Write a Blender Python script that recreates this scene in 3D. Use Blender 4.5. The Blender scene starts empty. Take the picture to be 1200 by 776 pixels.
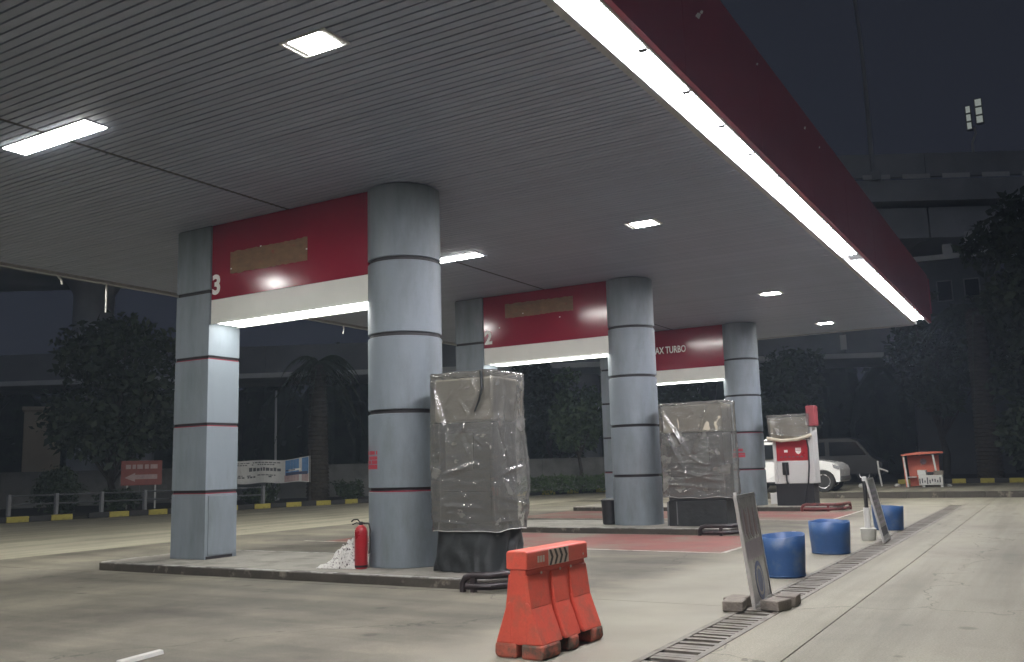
import bpy, bmesh, math, random
from mathutils import Vector, Matrix, noise as mn
random.seed(7)
SC = bpy.context.scene
COL = SC.collection
# ------------------------------------------------------------------ camera
F_PX, YAW, PITCH, ROLL, EYE = 1069.74, 0.5319, 0.1468, -0.0276, 1.45
cy, sy, cp, sp = math.cos(YAW), math.sin(YAW), math.cos(PITCH), math.sin(PITCH)
fw = Vector((-sy*cp, cy*cp, sp)); rt = Vector((cy, sy, 0)); up = rt.cross(fw)
r2 = rt*math.cos(ROLL) + up*math.sin(ROLL); u2 = -rt*math.sin(ROLL) + up*math.cos(ROLL)
cam = bpy.data.cameras.new('camera'); cam.lens = F_PX/1200*36; cam.sensor_width = 36
cam.sensor_fit = 'HORIZONTAL'; cam.clip_start = .05; cam.clip_end = 3000
camo = bpy.data.objects.new('camera', cam); COL.objects.link(camo)
m = Matrix((r2, u2, -fw)).transposed().to_4x4(); m.translation = (0, 0, EYE); camo.matrix_world = m
SC.camera = camo
# ------------------------------------------------------------------ world, sun (a faint city-glow night), exposure
w = bpy.data.worlds.new('World'); SC.world = w; w.use_nodes = True
bg = w.node_tree.nodes['Background']; bg.inputs[0].default_value = (.62, .70, 1.0, 1); bg.inputs[1].default_value = .018
sl = bpy.data.lights.new('night_glow', 'SUN'); sl.energy = .07; sl.angle = math.radians(40); sl.color = (.80, .88, 1)
so = bpy.data.objects.new('night_glow', sl); COL.objects.link(so)
so.rotation_euler = Vector((-.45, .75, -.5)).to_track_quat('-Z', 'Y').to_euler()
SC.view_settings.view_transform = 'Standard'; SC.view_settings.look = 'None'
SC.view_settings.exposure = .48; SC.view_settings.gamma = 1
SC.render.engine = 'CYCLES'
SC.cycles.use_denoising = True; SC.cycles.max_bounces = 10; SC.cycles.transparent_max_bounces = 16
SC.cycles.diffuse_bounces = 5; SC.cycles.sample_clamp_indirect = 6; SC.cycles.caustics_reflective = False
SC.cycles.use_light_tree = True
# ------------------------------------------------------------------ materials
def mat(name, c, rough=.6, metal=0, var=.12, scale=4., bump=0, bscale=30., c2=None, mask=(.42, .62), mscale=1.5, spec=.5, coat=0, stretch=(1, 1, 1), objvar=0, fine=0, wear=None):
    M = bpy.data.materials.new(name); M.use_nodes = True; t = M.node_tree; n = t.nodes; L = t.links
    b = n['Principled BSDF']
    tc = n.new('ShaderNodeTexCoord'); mp = n.new('ShaderNodeMapping'); mp.inputs['Scale'].default_value = stretch
    L.new(tc.outputs['Object'], mp.inputs[0])
    nz = n.new('ShaderNodeTexNoise'); nz.inputs['Scale'].default_value = scale; nz.inputs['Detail'].default_value = 6; nz.inputs['Roughness'].default_value = .62
    L.new(mp.outputs[0], nz.inputs['Vector'])
    rp = n.new('ShaderNodeValToRGB'); rp.color_ramp.elements[0].position = .28; rp.color_ramp.elements[1].position = .72
    rp.color_ramp.elements[0].color = tuple(x*(1-var) for x in c)+(1,); rp.color_ramp.elements[1].color = tuple(min(1, x*(1+var)) for x in c)+(1,)
    L.new(nz.outputs[0], rp.inputs[0]); col = rp.outputs[0]
    if c2:
        n2 = n.new('ShaderNodeTexNoise'); n2.inputs['Scale'].default_value = mscale; n2.inputs['Detail'].default_value = 7; n2.inputs['Roughness'].default_value = .65
        L.new(mp.outputs[0], n2.inputs['Vector'])
        mr = n.new('ShaderNodeMapRange'); mr.inputs[1].default_value = mask[0]; mr.inputs[2].default_value = mask[1]; L.new(n2.outputs[0], mr.inputs[0])
        mx = n.new('ShaderNodeMix'); mx.data_type = 'RGBA'; L.new(mr.outputs[0], mx.inputs[0]); L.new(col, mx.inputs[6]); mx.inputs[7].default_value = tuple(c2)+(1,)
        col = mx.outputs[2]
    if fine:
        n4 = n.new('ShaderNodeTexNoise'); n4.inputs['Scale'].default_value = 60; n4.inputs['Detail'].default_value = 4; L.new(tc.outputs['Object'], n4.inputs['Vector'])
        m4 = n.new('ShaderNodeMapRange'); m4.inputs[1].default_value = .3; m4.inputs[2].default_value = .7; m4.inputs[3].default_value = 1-fine; m4.inputs[4].default_value = 1+fine; L.new(n4.outputs[0], m4.inputs[0])
        h4 = n.new('ShaderNodeMix'); h4.data_type = 'RGBA'; h4.blend_type = 'MULTIPLY'; h4.inputs[0].default_value = 1; L.new(col, h4.inputs[6]); L.new(m4.outputs[0], h4.inputs[7]); col = h4.outputs[2]
    if wear:
        def mul(val):
            nonlocal col
            h = n.new('ShaderNodeMix'); h.data_type = 'RGBA'; h.blend_type = 'MULTIPLY'; h.inputs[0].default_value = 1; L.new(col, h.inputs[6]); L.new(val, h.inputs[7]); col = h.outputs[2]
        def rng(src, a, b_, c_, d_):
            q = n.new('ShaderNodeMapRange'); q.interpolation_type = 'SMOOTHSTEP'; q.inputs[1].default_value = a; q.inputs[2].default_value = b_; q.inputs[3].default_value = c_; q.inputs[4].default_value = d_; L.new(src, q.inputs[0]); return q.outputs[0]
        ms = n.new('ShaderNodeMapping'); ms.inputs['Scale'].default_value = wear; L.new(tc.outputs['Object'], ms.inputs[0])
        s1 = n.new('ShaderNodeTexNoise'); s1.inputs['Scale'].default_value = 1; s1.inputs['Detail'].default_value = 5; s1.inputs['Roughness'].default_value = .6; L.new(ms.outputs[0], s1.inputs['Vector']); mul(rng(s1.outputs[0], .32, .62, .74, 1.08))       # tyre streaks
        vo = n.new('ShaderNodeTexVoronoi'); vo.inputs['Scale'].default_value = 1.7; L.new(tc.outputs['Object'], vo.inputs['Vector'])
        w_ = n.new('ShaderNodeTexNoise'); w_.inputs['Scale'].default_value = .35; w_.inputs['Detail'].default_value = 2; L.new(tc.outputs['Object'], w_.inputs['Vector'])
        sb = n.new('ShaderNodeMath'); sb.operation = 'MULTIPLY_ADD'; sb.inputs[1].default_value = -.55; sb.inputs[2].default_value = .33; L.new(w_.outputs[0], sb.inputs[0])
        df = n.new('ShaderNodeMath'); df.operation = 'SUBTRACT'; L.new(vo.outputs['Distance'], df.inputs[0]); L.new(sb.outputs[0], df.inputs[1]); mul(rng(df.outputs[0], -.04, .06, .62, 1.))                                # oil drips
        wd = n.new('ShaderNodeTexNoise'); wd.inputs['Scale'].default_value = 1.1; wd.inputs['Detail'].default_value = 6; L.new(tc.outputs['Object'], wd.inputs['Vector'])
        vm = n.new('ShaderNodeVectorMath'); vm.operation = 'MULTIPLY_ADD'; vm.inputs[1].default_value = (1.6, 1.6, 0); L.new(wd.outputs['Color'], vm.inputs[0]); L.new(tc.outputs['Object'], vm.inputs[2])
        vc = n.new('ShaderNodeTexVoronoi'); vc.feature = 'DISTANCE_TO_EDGE'; vc.inputs['Scale'].default_value = .16; L.new(vm.outputs[0], vc.inputs['Vector']); mul(rng(vc.outputs['Distance'], .0006, .0022, .55, 1.))                             # hairline cracks
    if objvar:
        oi = n.new('ShaderNodeObjectInfo'); m3 = n.new('ShaderNodeMapRange'); m3.inputs[3].default_value = 1-objvar; m3.inputs[4].default_value = 1+objvar
        L.new(oi.outputs['Random'], m3.inputs[0]); hv = n.new('ShaderNodeMix'); hv.data_type = 'RGBA'; hv.blend_type = 'MULTIPLY'; hv.inputs[0].default_value = 1
        L.new(col, hv.inputs[6]); L.new(m3.outputs[0], hv.inputs[7]); col = hv.outputs[2]
    L.new(col, b.inputs['Base Color']); b.inputs['Metallic'].default_value = metal; b.inputs['Specular IOR Level'].default_value = spec
    b.inputs['Coat Weight'].default_value = coat; b.inputs['Coat Roughness'].default_value = .08
    rr = n.new('ShaderNodeMapRange'); rr.inputs[3].default_value = max(.03, rough-.1); rr.inputs[4].default_value = min(1, rough+.1); L.new(nz.outputs[0], rr.inputs[0]); L.new(rr.outputs[0], b.inputs['Roughness'])
    if bump:
        n3 = n.new('ShaderNodeTexNoise'); n3.inputs['Scale'].default_value = bscale; n3.inputs['Detail'].default_value = 5; L.new(mp.outputs[0], n3.inputs['Vector'])
        bp = n.new('ShaderNodeBump'); bp.inputs['Strength'].default_value = bump; bp.inputs['Distance'].default_value = .02; L.new(n3.outputs[0], bp.inputs['Height']); L.new(bp.outputs[0], b.inputs['Normal'])
    return M
def emit(name, c, s):
    M = bpy.data.materials.new(name); M.use_nodes = True; b = M.node_tree.nodes['Principled BSDF']
    b.inputs['Base Color'].default_value = (.8, .8, .8, 1); b.inputs['Emission Color'].default_value = tuple(c)+(1,); b.inputs['Emission Strength'].default_value = s
    return M
TUBE_E, SQUARE_E, LONG_E, SOFFIT_E, LEFT_E = 62, 125, 62, 9, 100
K = dict(
 asphalt=mat('asphalt', (.045, .045, .045), .9, scale=.6, var=.3, bump=.3, bscale=80),
 slab=mat('concrete_slab', (.275, .259, .20), .78, scale=.9, var=.16, c2=(.20, .188, .150), mask=(.47, .68), mscale=.45, bump=.2, bscale=90, fine=.16, spec=.35, wear=(1.6, .10, 1)),
 slab_in=mat('oily_concrete', (.160, .148, .112), .7, scale=1.1, var=.25, c2=(.078, .070, .055), mask=(.43, .66), mscale=.5, bump=.2, bscale=90, fine=.18, spec=.35, wear=(.12, 1.5, 1)),
 red_floor=mat('worn_red_paint', (.20, .072, .058), .75, scale=2., var=.2, c2=(.17, .145, .11), mask=(.45, .62), mscale=.6, bump=.1, bscale=50, fine=.1),
 white_line=mat('worn_white_line', (.55, .53, .47), .7, scale=3, var=.1, c2=(.26, .24, .19), mask=(.45, .62), mscale=3),
 soil=mat('soil', (.03, .03, .022), .95, scale=2, var=.4, bump=.6, bscale=20),
 groove=mat('dark_joint', (.02, .018, .015), .9),
 kerb=mat('kerb_dark', (.055, .048, .038), .8, scale=3, var=.35, c2=(.22, .2, .16), mask=(.58, .70), mscale=3.5, bump=.3, bscale=25),
 island=mat('island_top', (.25, .235, .2), .75, scale=2, var=.2, c2=(.12, .11, .09), mask=(.5, .7), mscale=1.6, bump=.15, fine=.12),
 rim=mat('island_rim', (.36, .35, .32), .7, scale=3, var=.2, c2=(.12, .11, .1), mask=(.46, .6), mscale=4),
 slat=mat('ceiling_slat', (.275, .305, .385), .5, scale=1.3, var=.08, objvar=.05, spec=.4),
 backing=mat('ceiling_void', (.03, .03, .03), .8),
 seam=mat('ceiling_seam', (.05, .05, .05), .7),
 fascia=mat('maroon_fascia', (.31, .065, .105), .5, scale=.5, var=.06, spec=.5),
 fascia_in=mat('trough_white', (.75, .75, .75), .5),
 trim=mat('canopy_trim', (.30, .30, .29), .5),
 panel=mat('blue_grey_cladding', (.205, .238, .268), .5, metal=.0, scale=1.2, var=.07, c2=(.115, .135, .135), mask=(.44, .74), mscale=1.0, stretch=(1.6, 1.6, .45), objvar=.035, spec=.5, fine=.03),
 joint=mat('joint_black', (.015, .012, .014), .6),
 redband=mat('red_tape', (.22, .012, .03), .5),
 signred=mat('sign_red', (.235, .012, .030), .14, scale=.8, var=.1, spec=.5),
 signwhite=mat('sign_white', (.72, .72, .67), .35, scale=1.5, var=.06),
 residue=mat('adhesive_residue', (.20, .115, .06), .7, scale=5, var=.25, c2=(.25, .05, .04), mask=(.58, .7), mscale=6, stretch=(1, 1, 2)),
 dullred=mat('dull_red', (.26, .045, .05), .5),
 lettering=mat('lettering_white', (.88, .86, .82), .4),
 white=mat('white_paint', (.62, .62, .60), .4, scale=2, var=.06, c2=(.4, .38, .33), mask=(.6, .8), mscale=3),
 carwhite=mat('car_white', (.72, .72, .72), .25, var=.02, coat=.6),
 beige=mat('beige_panel', (.66, .60, .47), .5, scale=2, var=.1),
 darkgrey=mat('dark_grey_panel', (.075, .08, .082), .5, scale=2, var=.2),
 midgrey=mat('mid_grey_panel', (.14, .15, .15), .5, scale=2, var=.15),
 black=mat('black_rubber', (.014, .014, .015), .55, scale=4, var=.3),
 tarp=mat('black_tarp', (.020, .023, .023), .5, scale=5, var=.4, bump=.5, bscale=9),
 steel=mat('dark_pipe', (.022, .016, .017), .4, scale=5, var=.4, c2=(.07, .04, .04), mask=(.55, .68), mscale=6),
 redpipe=mat('red_pipe', (.16, .035, .032), .5, scale=5, var=.3, c2=(.05, .02, .02), mask=(.5, .66), mscale=5),
 redpaint=mat('red_paint', (.34, .016, .022), .3, scale=3, var=.12, spec=.5),
 orange=mat('orange_plastic', (.66, .10, .062), .42, scale=2.2, var=.10, c2=(.40, .12, .08), mask=(.50, .72), mscale=4.2, bump=.06, bscale=25, fine=.05),
 orangedirt=mat('orange_dirty', (.42, .10, .06), .75, scale=7, var=.35, c2=(.10, .07, .05), mask=(.45, .6), mscale=6),
 chev=mat('chevron_dark', (.04, .035, .03), .5), chevl=mat('chevron_light', (.55, .46, .36), .4),
 blue=mat('blue_plastic', (.028, .085, .22), .45, scale=2, var=.2, c2=(.085, .13, .21), mask=(.52, .72), mscale=4.5, spec=.5, bump=.05, bscale=12),
 bluein=mat('blue_plastic_inside', (.015, .045, .15), .6),
 alu=mat('aluminium', (.62, .61, .58), .35, metal=.6, scale=6, var=.15),
 brick=mat('paver_block', (.20, .175, .145), .9, scale=12, var=.25, bump=.5, bscale=40),
 grate=mat('grate_steel', (.18, .165, .135), .7, scale=6, var=.25, c2=(.09, .07, .05), mask=(.5, .66), mscale=5),
 pit=mat('drain_pit', (.012, .011, .009), .9),
 sack=mat('sack_white', (.62, .60, .56), .6, scale=18, var=.1, c2=(.10, .08, .08), mask=(.55, .60), mscale=26, bump=.6, bscale=30),
 yellow=mat('kerb_yellow', (.36, .31, .06), .7, scale=3, var=.2, c2=(.10, .09, .05), mask=(.55, .7), mscale=3),
 kerbblack=mat('kerb_black', (.025, .025, .025), .8),
 bark=mat('bark', (.055, .047, .035), .9, scale=8, var=.4, bump=.8, bscale=12),
 leaf=mat('leaf_dark', (.035, .055, .025), .6, scale=.8, var=.45),
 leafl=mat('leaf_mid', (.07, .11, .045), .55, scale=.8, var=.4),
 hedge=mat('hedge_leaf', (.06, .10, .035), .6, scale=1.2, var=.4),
 wall=mat('plaster_wall', (.20, .20, .19), .85, scale=.7, var=.15, c2=(.11, .11, .105), mask=(.5, .7), mscale=.5),
 pillar=mat('beige_plaster', (.42, .36, .27), .85, scale=.6, var=.1),
 viaduct=mat('viaduct_concrete', (.40, .41, .42), .85, scale=.25, var=.15, c2=(.26, .27, .28), mask=(.5, .7), mscale=.12),
 viaductl=mat('viaduct_pale', (.62, .62, .60), .8, scale=.5, var=.12),
 darkwall=mat('dark_facade', (.10, .105, .11), .8, scale=.4, var=.2), ramp=mat('ramp_concrete', (.22, .225, .235), .85, scale=.25, var=.2),
 glass=mat('dark_glass', (.01, .012, .014), .06, spec=.8, var=.02),
 tyre=mat('tyre', (.018, .018, .018), .85),
 silver=mat('alloy', (.68, .68, .70), .25, metal=.8),
 stallred=mat('stall_red', (.62, .16, .10), .6, scale=3, var=.12, c2=(.5, .32, .25), mask=(.62, .75), mscale=4),
 greenwhite=mat('dull_white', (.5, .5, .46), .6),
 rust=mat('red_text', (.42, .03, .05), .6, scale=9, var=.2),
 skyblue=mat('banner_blue', (.10, .24, .48), .6, scale=2, var=.3),
 pink=mat('banner_pink', (.45, .33, .32), .6, scale=5, var=.2),
 ink=mat('ink', (.10, .10, .11), .6), navy=mat('banner_navy', (.05, .07, .14), .6),
 lilac=mat('print_lilac', (.38, .33, .38), .35, scale=6, var=.2), printred=mat('print_brown', (.30, .20, .20), .35, scale=9, var=.4), printblue=mat('print_blue', (.10, .15, .34), .35, scale=9, var=.3),
 board=mat('board_face', (.72, .72, .70), .25, scale=4, var=.12, c2=(.5, .49, .48), mask=(.5, .65), mscale=5),
 signmaroon=mat('sign_board_red', (.26, .075, .06), .6, scale=4, var=.2),
 vandark=mat('van_dark', (.018, .019, .022), .35, coat=.3, var=.1),
 tube=emit('fluorescent_tube', (.97, .945, 1.0), TUBE_E), square=emit('downlight_panel', (1, .99, .96), SQUARE_E),
 long=emit('ceiling_panel_light', (1, .99, .95), LONG_E), soffit=emit('soffit_panel', (.98, 1, .97), SOFFIT_E), left=emit('edge_tube', (1, .97, .88), LEFT_E),
  hemm=mat('plastic_hem', (.5, .5, .47), .25),
 rear=emit('added_rear_strip', (1, .97, .88), 170),  # glow of the added strips at the rear edge
 lamp=emit('road_lamp_panel', (.9, 1, .9), .16), cargl=emit('orange_lamp', (1, .38, .12), 1.6),
)
def plastic():
    M = bpy.data.materials.new('clear_plastic_sheet'); M.use_nodes = True; t = M.node_tree; n = t.nodes; L = t.links
    b = n['Principled BSDF']; tc = n.new('ShaderNodeTexCoord')
    mp = n.new('ShaderNodeMapping'); mp.inputs['Scale'].default_value = (1, 1, 1.6); L.new(tc.outputs['Object'], mp.inputs[0])
    w1 = n.new('ShaderNodeTexNoise'); w1.noise_type = 'RIDGED_MULTIFRACTAL'; w1.inputs['Scale'].default_value = 2.2; w1.inputs['Detail'].default_value = 3; w1.inputs['Roughness'].default_value = .45; w1.inputs['Distortion'].default_value = .5; L.new(mp.outputs[0], w1.inputs['Vector'])
    w3 = n.new('ShaderNodeTexNoise'); w3.inputs['Scale'].default_value = 9; w3.inputs['Detail'].default_value = 3; L.new(mp.outputs[0], w3.inputs['Vector'])
    ad = n.new('ShaderNodeMath'); ad.operation = 'MULTIPLY_ADD'; ad.inputs[1].default_value = .5; L.new(w3.outputs[0], ad.inputs[0]); L.new(w1.outputs[0], ad.inputs[2])
    bp = n.new('ShaderNodeBump'); bp.inputs['Strength'].default_value = .32; bp.inputs['Distance'].default_value = .05; L.new(ad.outputs[0], bp.inputs['Height'])
    n.remove(b); out = n['Material Output']
    tr = n.new('ShaderNodeBsdfTransparent'); tr.inputs[0].default_value = (.97, .97, .95, 1)
    df = n.new('ShaderNodeBsdfDiffuse'); df.inputs[0].default_value = (.70, .695, .65, 1); L.new(bp.outputs[0], df.inputs['Normal'])
    tl = n.new('ShaderNodeBsdfTranslucent'); tl.inputs[0].default_value = (.68, .675, .63, 1); L.new(bp.outputs[0], tl.inputs['Normal'])
    m1 = n.new('ShaderNodeMixShader'); m1.inputs[0].default_value = .4; L.new(df.outputs[0], m1.inputs[1]); L.new(tl.outputs[0], m1.inputs[2])
    mr = n.new('ShaderNodeMapRange'); mr.inputs[1].default_value = .3; mr.inputs[2].default_value = 1.3; mr.inputs[3].default_value = .28; mr.inputs[4].default_value = .66; L.new(ad.outputs[0], mr.inputs[0])
    m2 = n.new('ShaderNodeMixShader'); L.new(mr.outputs[0], m2.inputs[0]); L.new(tr.outputs[0], m2.inputs[1]); L.new(m1.outputs[0], m2.inputs[2])
    gl = n.new('ShaderNodeBsdfGlossy'); gl.inputs['Roughness'].default_value = .11; L.new(bp.outputs[0], gl.inputs['Normal'])
    fr = n.new('ShaderNodeFresnel'); fr.inputs[0].default_value = 1.85; L.new(bp.outputs[0], fr.inputs['Normal'])
    m3 = n.new('ShaderNodeMixShader'); L.new(fr.outputs[0], m3.inputs[0]); L.new(m2.outputs[0], m3.inputs[1]); L.new(gl.outputs[0], m3.inputs[2]); L.new(m3.outputs[0], out.inputs[0])
    return M
K['plastic'] = plastic()
def grimy():   # driven-over bay: oil-darkened up to about x = -4.6, with an uneven edge
    M = K['slab_in']; t = M.node_tree; n = t.nodes; L = t.links; b = n['Principled BSDF']; old = b.inputs['Base Color'].links[0].from_socket
    tc = n.new('ShaderNodeTexCoord'); sx = n.new('ShaderNodeSeparateXYZ'); L.new(tc.outputs['Object'], sx.inputs[0])
    nz = n.new('ShaderNodeTexNoise'); nz.inputs['Scale'].default_value = .55; nz.inputs['Detail'].default_value = 6; L.new(tc.outputs['Object'], nz.inputs['Vector'])
    ad = n.new('ShaderNodeMath'); ad.operation = 'MULTIPLY_ADD'; ad.inputs[1].default_value = 1.3; L.new(nz.outputs[0], ad.inputs[0]); L.new(sx.outputs[0], ad.inputs[2])
    mr = n.new('ShaderNodeMapRange'); mr.interpolation_type = 'SMOOTHSTEP'; mr.inputs[1].default_value = -4.25; mr.inputs[2].default_value = -3.4; L.new(ad.outputs[0], mr.inputs[0])
    mx = n.new('ShaderNodeMix'); mx.data_type = 'RGBA'; L.new(mr.outputs[0], mx.inputs[0]); L.new(old, mx.inputs[6])
    src = K['slab'].node_tree
    n2 = n.new('ShaderNodeTexNoise'); n2.inputs['Scale'].default_value = .9; n2.inputs['Detail'].default_value = 7; L.new(tc.outputs['Object'], n2.inputs['Vector'])
    rp = n.new('ShaderNodeValToRGB'); rp.color_ramp.elements[0].position = .3; rp.color_ramp.elements[0].color = (.21, .197, .158, 1); rp.color_ramp.elements[1].position = .65; rp.color_ramp.elements[1].color = (.275, .259, .20, 1)
    L.new(n2.outputs[0], rp.inputs[0]); L.new(rp.outputs[0], mx.inputs[7]); L.new(mx.outputs[2], b.inputs['Base Color'])
grimy()
# ------------------------------------------------------------------ helpers
class MB:
    def __init__(s): s.v = []; s.f = []
    def quad(s, *p): i = len(s.v); s.v += [tuple(q) for q in p]; s.f.append(tuple(range(i, i+len(p)))); return s
    def box(s, x0, x1, y0, y1, z0, z1):
        i = len(s.v); s.v += [(x, y, z) for z in (z0, z1) for x, y in ((x0, y0), (x1, y0), (x1, y1), (x0, y1))]
        s.f += [tuple(i+k for k in q) for q in ((3, 2, 1, 0), (4, 5, 6, 7), (0, 1, 5, 4), (1, 2, 6, 5), (2, 3, 7, 6), (3, 0, 4, 7))]; return s
    def prism(s, poly, axis, a, b):
        n = len(poly); i = len(s.v)
        def P(p, t): return {'x': (t, p[0], p[1]), 'y': (p[0], t, p[1]), 'z': (p[0], p[1], t)}[axis]
        s.v += [P(p, a) for p in poly] + [P(p, b) for p in poly]
        s.f.append(tuple(i+k for k in range(n))[::-1]); s.f.append(tuple(i+n+k for k in range(n)))
        for k in range(n): s.f.append((i+k, i+(k+1) % n, i+n+(k+1) % n, i+n+k))
        return s
    def lathe(s, prof, cx=0, cy=0, n=28, cap=True):
        i = len(s.v)
        for r, z in prof: s.v += [(cx+r*math.cos(2*math.pi*k/n), cy+r*math.sin(2*math.pi*k/n), z) for k in range(n)]
        for j in range(len(prof)-1):
            for k in range(n): s.f.append((i+j*n+k, i+j*n+(k+1) % n, i+(j+1)*n+(k+1) % n, i+(j+1)*n+k))
        if cap:
            s.f.append(tuple(i+k for k in range(n))[::-1]); s.f.append(tuple(i+(len(prof)-1)*n+k for k in range(n)))
        return s
    def tube(s, pts, r, n=8, r_end=None):
        pts = [Vector(p) for p in pts]; i = len(s.v); N = len(pts); ref = None
        for j, p in enumerate(pts):
            d = (pts[min(j+1, N-1)]-pts[max(j-1, 0)]).normalized()
            if ref is None: ref = Vector((0, 0, 1)) if abs(d.z) < .9 else Vector((1, 0, 0))
            a = d.cross(ref).normalized(); b = a.cross(d); ref = b
            rr = r if r_end is None else r+(r_end-r)*j/max(1, N-1)
            s.v += [tuple(p+(a*math.cos(2*math.pi*k/n)+b*math.sin(2*math.pi*k/n))*rr) for k in range(n)]
        for j in range(N-1):
            for k in range(n): s.f.append((i+j*n+k, i+j*n+(k+1) % n, i+(j+1)*n+(k+1) % n, i+(j+1)*n+k))
        s.f.append(tuple(i+k for k in range(n))[::-1]); s.f.append(tuple(i+(N-1)*n+k for k in range(n)))
        return s
    def mesh(s, name, m, smooth=False, bevel=0):
        me = bpy.data.meshes.new(name); me.from_pydata(s.v, [], s.f); me.update()
        bm = bmesh.new(); bm.from_mesh(me); bmesh.ops.recalc_face_normals(bm, faces=bm.faces)
        if bevel: bmesh.ops.bevel(bm, geom=[e for e in bm.edges if len(e.link_faces) == 2 and e.calc_face_angle(0) > .5], offset=bevel, segments=2, affect='EDGES', profile=.5, clamp_overlap=True)
        bm.to_mesh(me); bm.free()
        me.materials.append(K[m])
        if smooth:
            for p in me.polygons: p.use_smooth = True
            me.set_sharp_from_angle(angle=math.radians(38))
        return me
    def build(s, name, m, parent=None, loc=(0, 0, 0), smooth=False, bevel=0):
        return link(name, s.mesh(name, m, smooth, bevel), parent, loc)
def link(name, me, parent=None, loc=(0, 0, 0)):
    o = bpy.data.objects.new(name, me); COL.objects.link(o); o.location = loc
    if parent: o.parent = parent
    return o
def tag(o, label, cat, group=None):
    o['label'] = label; o['category'] = cat
    if group: o['group'] = group
    return o
def struct(o): o['kind'] = 'structure'; return o
def thing(name, label, cat, loc=(0, 0, 0), rz=0, group=None):
    o = bpy.data.objects.new(name, None); COL.objects.link(o); o.location = loc; o.rotation_euler = (0, 0, rz)
    return tag(o, label, cat, group)
def copy_tree(o, parent=None):
    c = o.copy(); COL.objects.link(c)
    if parent: c.parent = parent
    for ch in list(o.children): copy_tree(ch, c)
    return c
def text_mesh(s, size, m, xs=1., bold=0.004):
    cu = bpy.data.curves.new('lettering', 'FONT'); cu.body = s; cu.size = size; cu.extrude = .002; cu.offset = bold; cu.resolution_u = 3
    o = bpy.data.objects.new('lettering', cu); COL.objects.link(o)
    me = bpy.data.meshes.new_from_object(o.evaluated_get(bpy.context.evaluated_depsgraph_get())); bpy.data.objects.remove(o)
    for v in me.vertices: v.co.x *= xs
    me.materials.clear(); me.materials.append(K[m]); return me
def text(s, size, m, parent, loc, rot=(math.pi/2, 0, 0), xs=1., bold=.004):
    o = link('lettering', text_mesh(s, size, m, xs, bold), parent, loc); o.rotation_euler = rot; return o
ZC, XL, XR, YB, YF, XS = 5.54, -16.95, -3.47, 31.1, -6.0, -10.05
Y0, DY, ISL = 10.18, 8.35, .12
# ------------------------------------------------------------------ ground
ground = struct(MB().quad((-900, -300, -.035), (900, -300, -.035), (900, 1500, -.035), (-900, 1500, -.035)).build('ground', 'asphalt'))
def slab(x0, x1, y0, y1, m, z=0.): return MB().box(x0, x1, y0, y1, z-.03, z).build('concrete_slab', m, ground)
g = .006
XD0, XD1, XJ = -2.80, -2.49, -1.87
for y0, y1 in ((-12, 9.22), (9.22, 34.3)):
    slab(XL+g, XD0-.06, y0+g, y1-g, 'slab_in')
for y0, y1 in ((-12, 34.3),): slab(XD1+.06, XJ-g, y0, y1, 'slab')
slab(XJ+g, 34, -12, 34.3, 'slab'); slab(XD0-.06+g, XD1+.06-g, 29.3, 34.3, 'slab')
ml = MB().prism([(XL-g, -12), (XL-g, 43), (-20.5, 43), (-22, 40), (-27, 32), (-30.2, 21), (-33, 10), (-36, -12)], 'z', -.03, 0); ml.build('concrete_slab', 'slab', ground)
slab(XL-g, -13.1, 34.3+g, 43, 'slab')
# faded red bays with white borders
for k, (ya, yb) in enumerate(((14.35, 17.6), (22.2, 25.95))):
    struct(MB().quad((-13.4, ya+.35, .004), (-4.75, ya, .004), (-4.75, yb, .004), (-13.4, yb, .004)).build('painted_bay', 'red_floor'))
    for a, b, c, d in (((-13.9, ya+.33), (-4.7, ya-.08), (-4.7, ya), (-13.9, ya+.41)), ((-4.74, ya), (-4.66, ya), (-4.66, yb+1.3), (-4.74, yb+1.3))):
        struct(MB().quad(*[(p[0], p[1], .008) for p in (a, b, c, d)]).build('painted_line', 'white_line'))
# far raised pavement with its kerb
pav = struct(MB().box(-13, 34, 34.34, 44, -.03, .2).build('pavement', 'slab'))
for i in range(40):
    MB().box(-13+i*1.2+.006, -13+(i+1)*1.2-.006, 34.16, 34.335, -.02, .21).build('kerb_stone', 'kerb', pav, bevel=.012)
# planted strips
struct(MB().prism([(-60, -10), (-36.2, -12), (-33.2, 10), (-30.4, 21), (-27.2, 32), (-22.2, 40.2), (-20.7, 43.2), (-13.2, 43.3), (-13.2, 62), (-60, 62)], 'z', -.03, .10).build('planting_bed', 'soil'))
struct(MB().box(-13.1, 40, 44.3, 64, -.03, .26).build('planting_bed', 'soil'))
def kerb_run(pts, name, z, ln=.72):
    root = bpy.data.objects.new('kerb', None); COL.objects.link(root); root['kind'] = 'structure'
    bl = {c: MB().box(-ln/2+.008, ln/2-.008, -.09, .09, 0, .2).mesh('kerb_block', c, bevel=.015) for c in ('yellow', 'kerbblack')}
    k = 0; carry = 0
    for a, b in zip(pts, pts[1:]):
        a, b = Vector(a), Vector(b); d = b-a; L = d.length; t = carry+ln/2
        while t < L-.2:
            p = a+d*(t/L); o = link('kerb_block', bl['yellow' if k % 2 == 0 else 'kerbblack'], root, (p.x, p.y, z)); o.rotation_euler.z = math.atan2(d.y, d.x)+random.uniform(-.02, .02)
            k += 1; t += ln
        carry = 0
kerb_run([(-33.1, 10), (-30.3, 21), (-27.1, 32), (-22.1, 40.1), (-20.6, 43.1), (-13.2, 43.2)], 'kerb', 0)
kerb_run([(-6.2, 43.6), (12, 43.9)], 'kerb', .2, .54)
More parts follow.
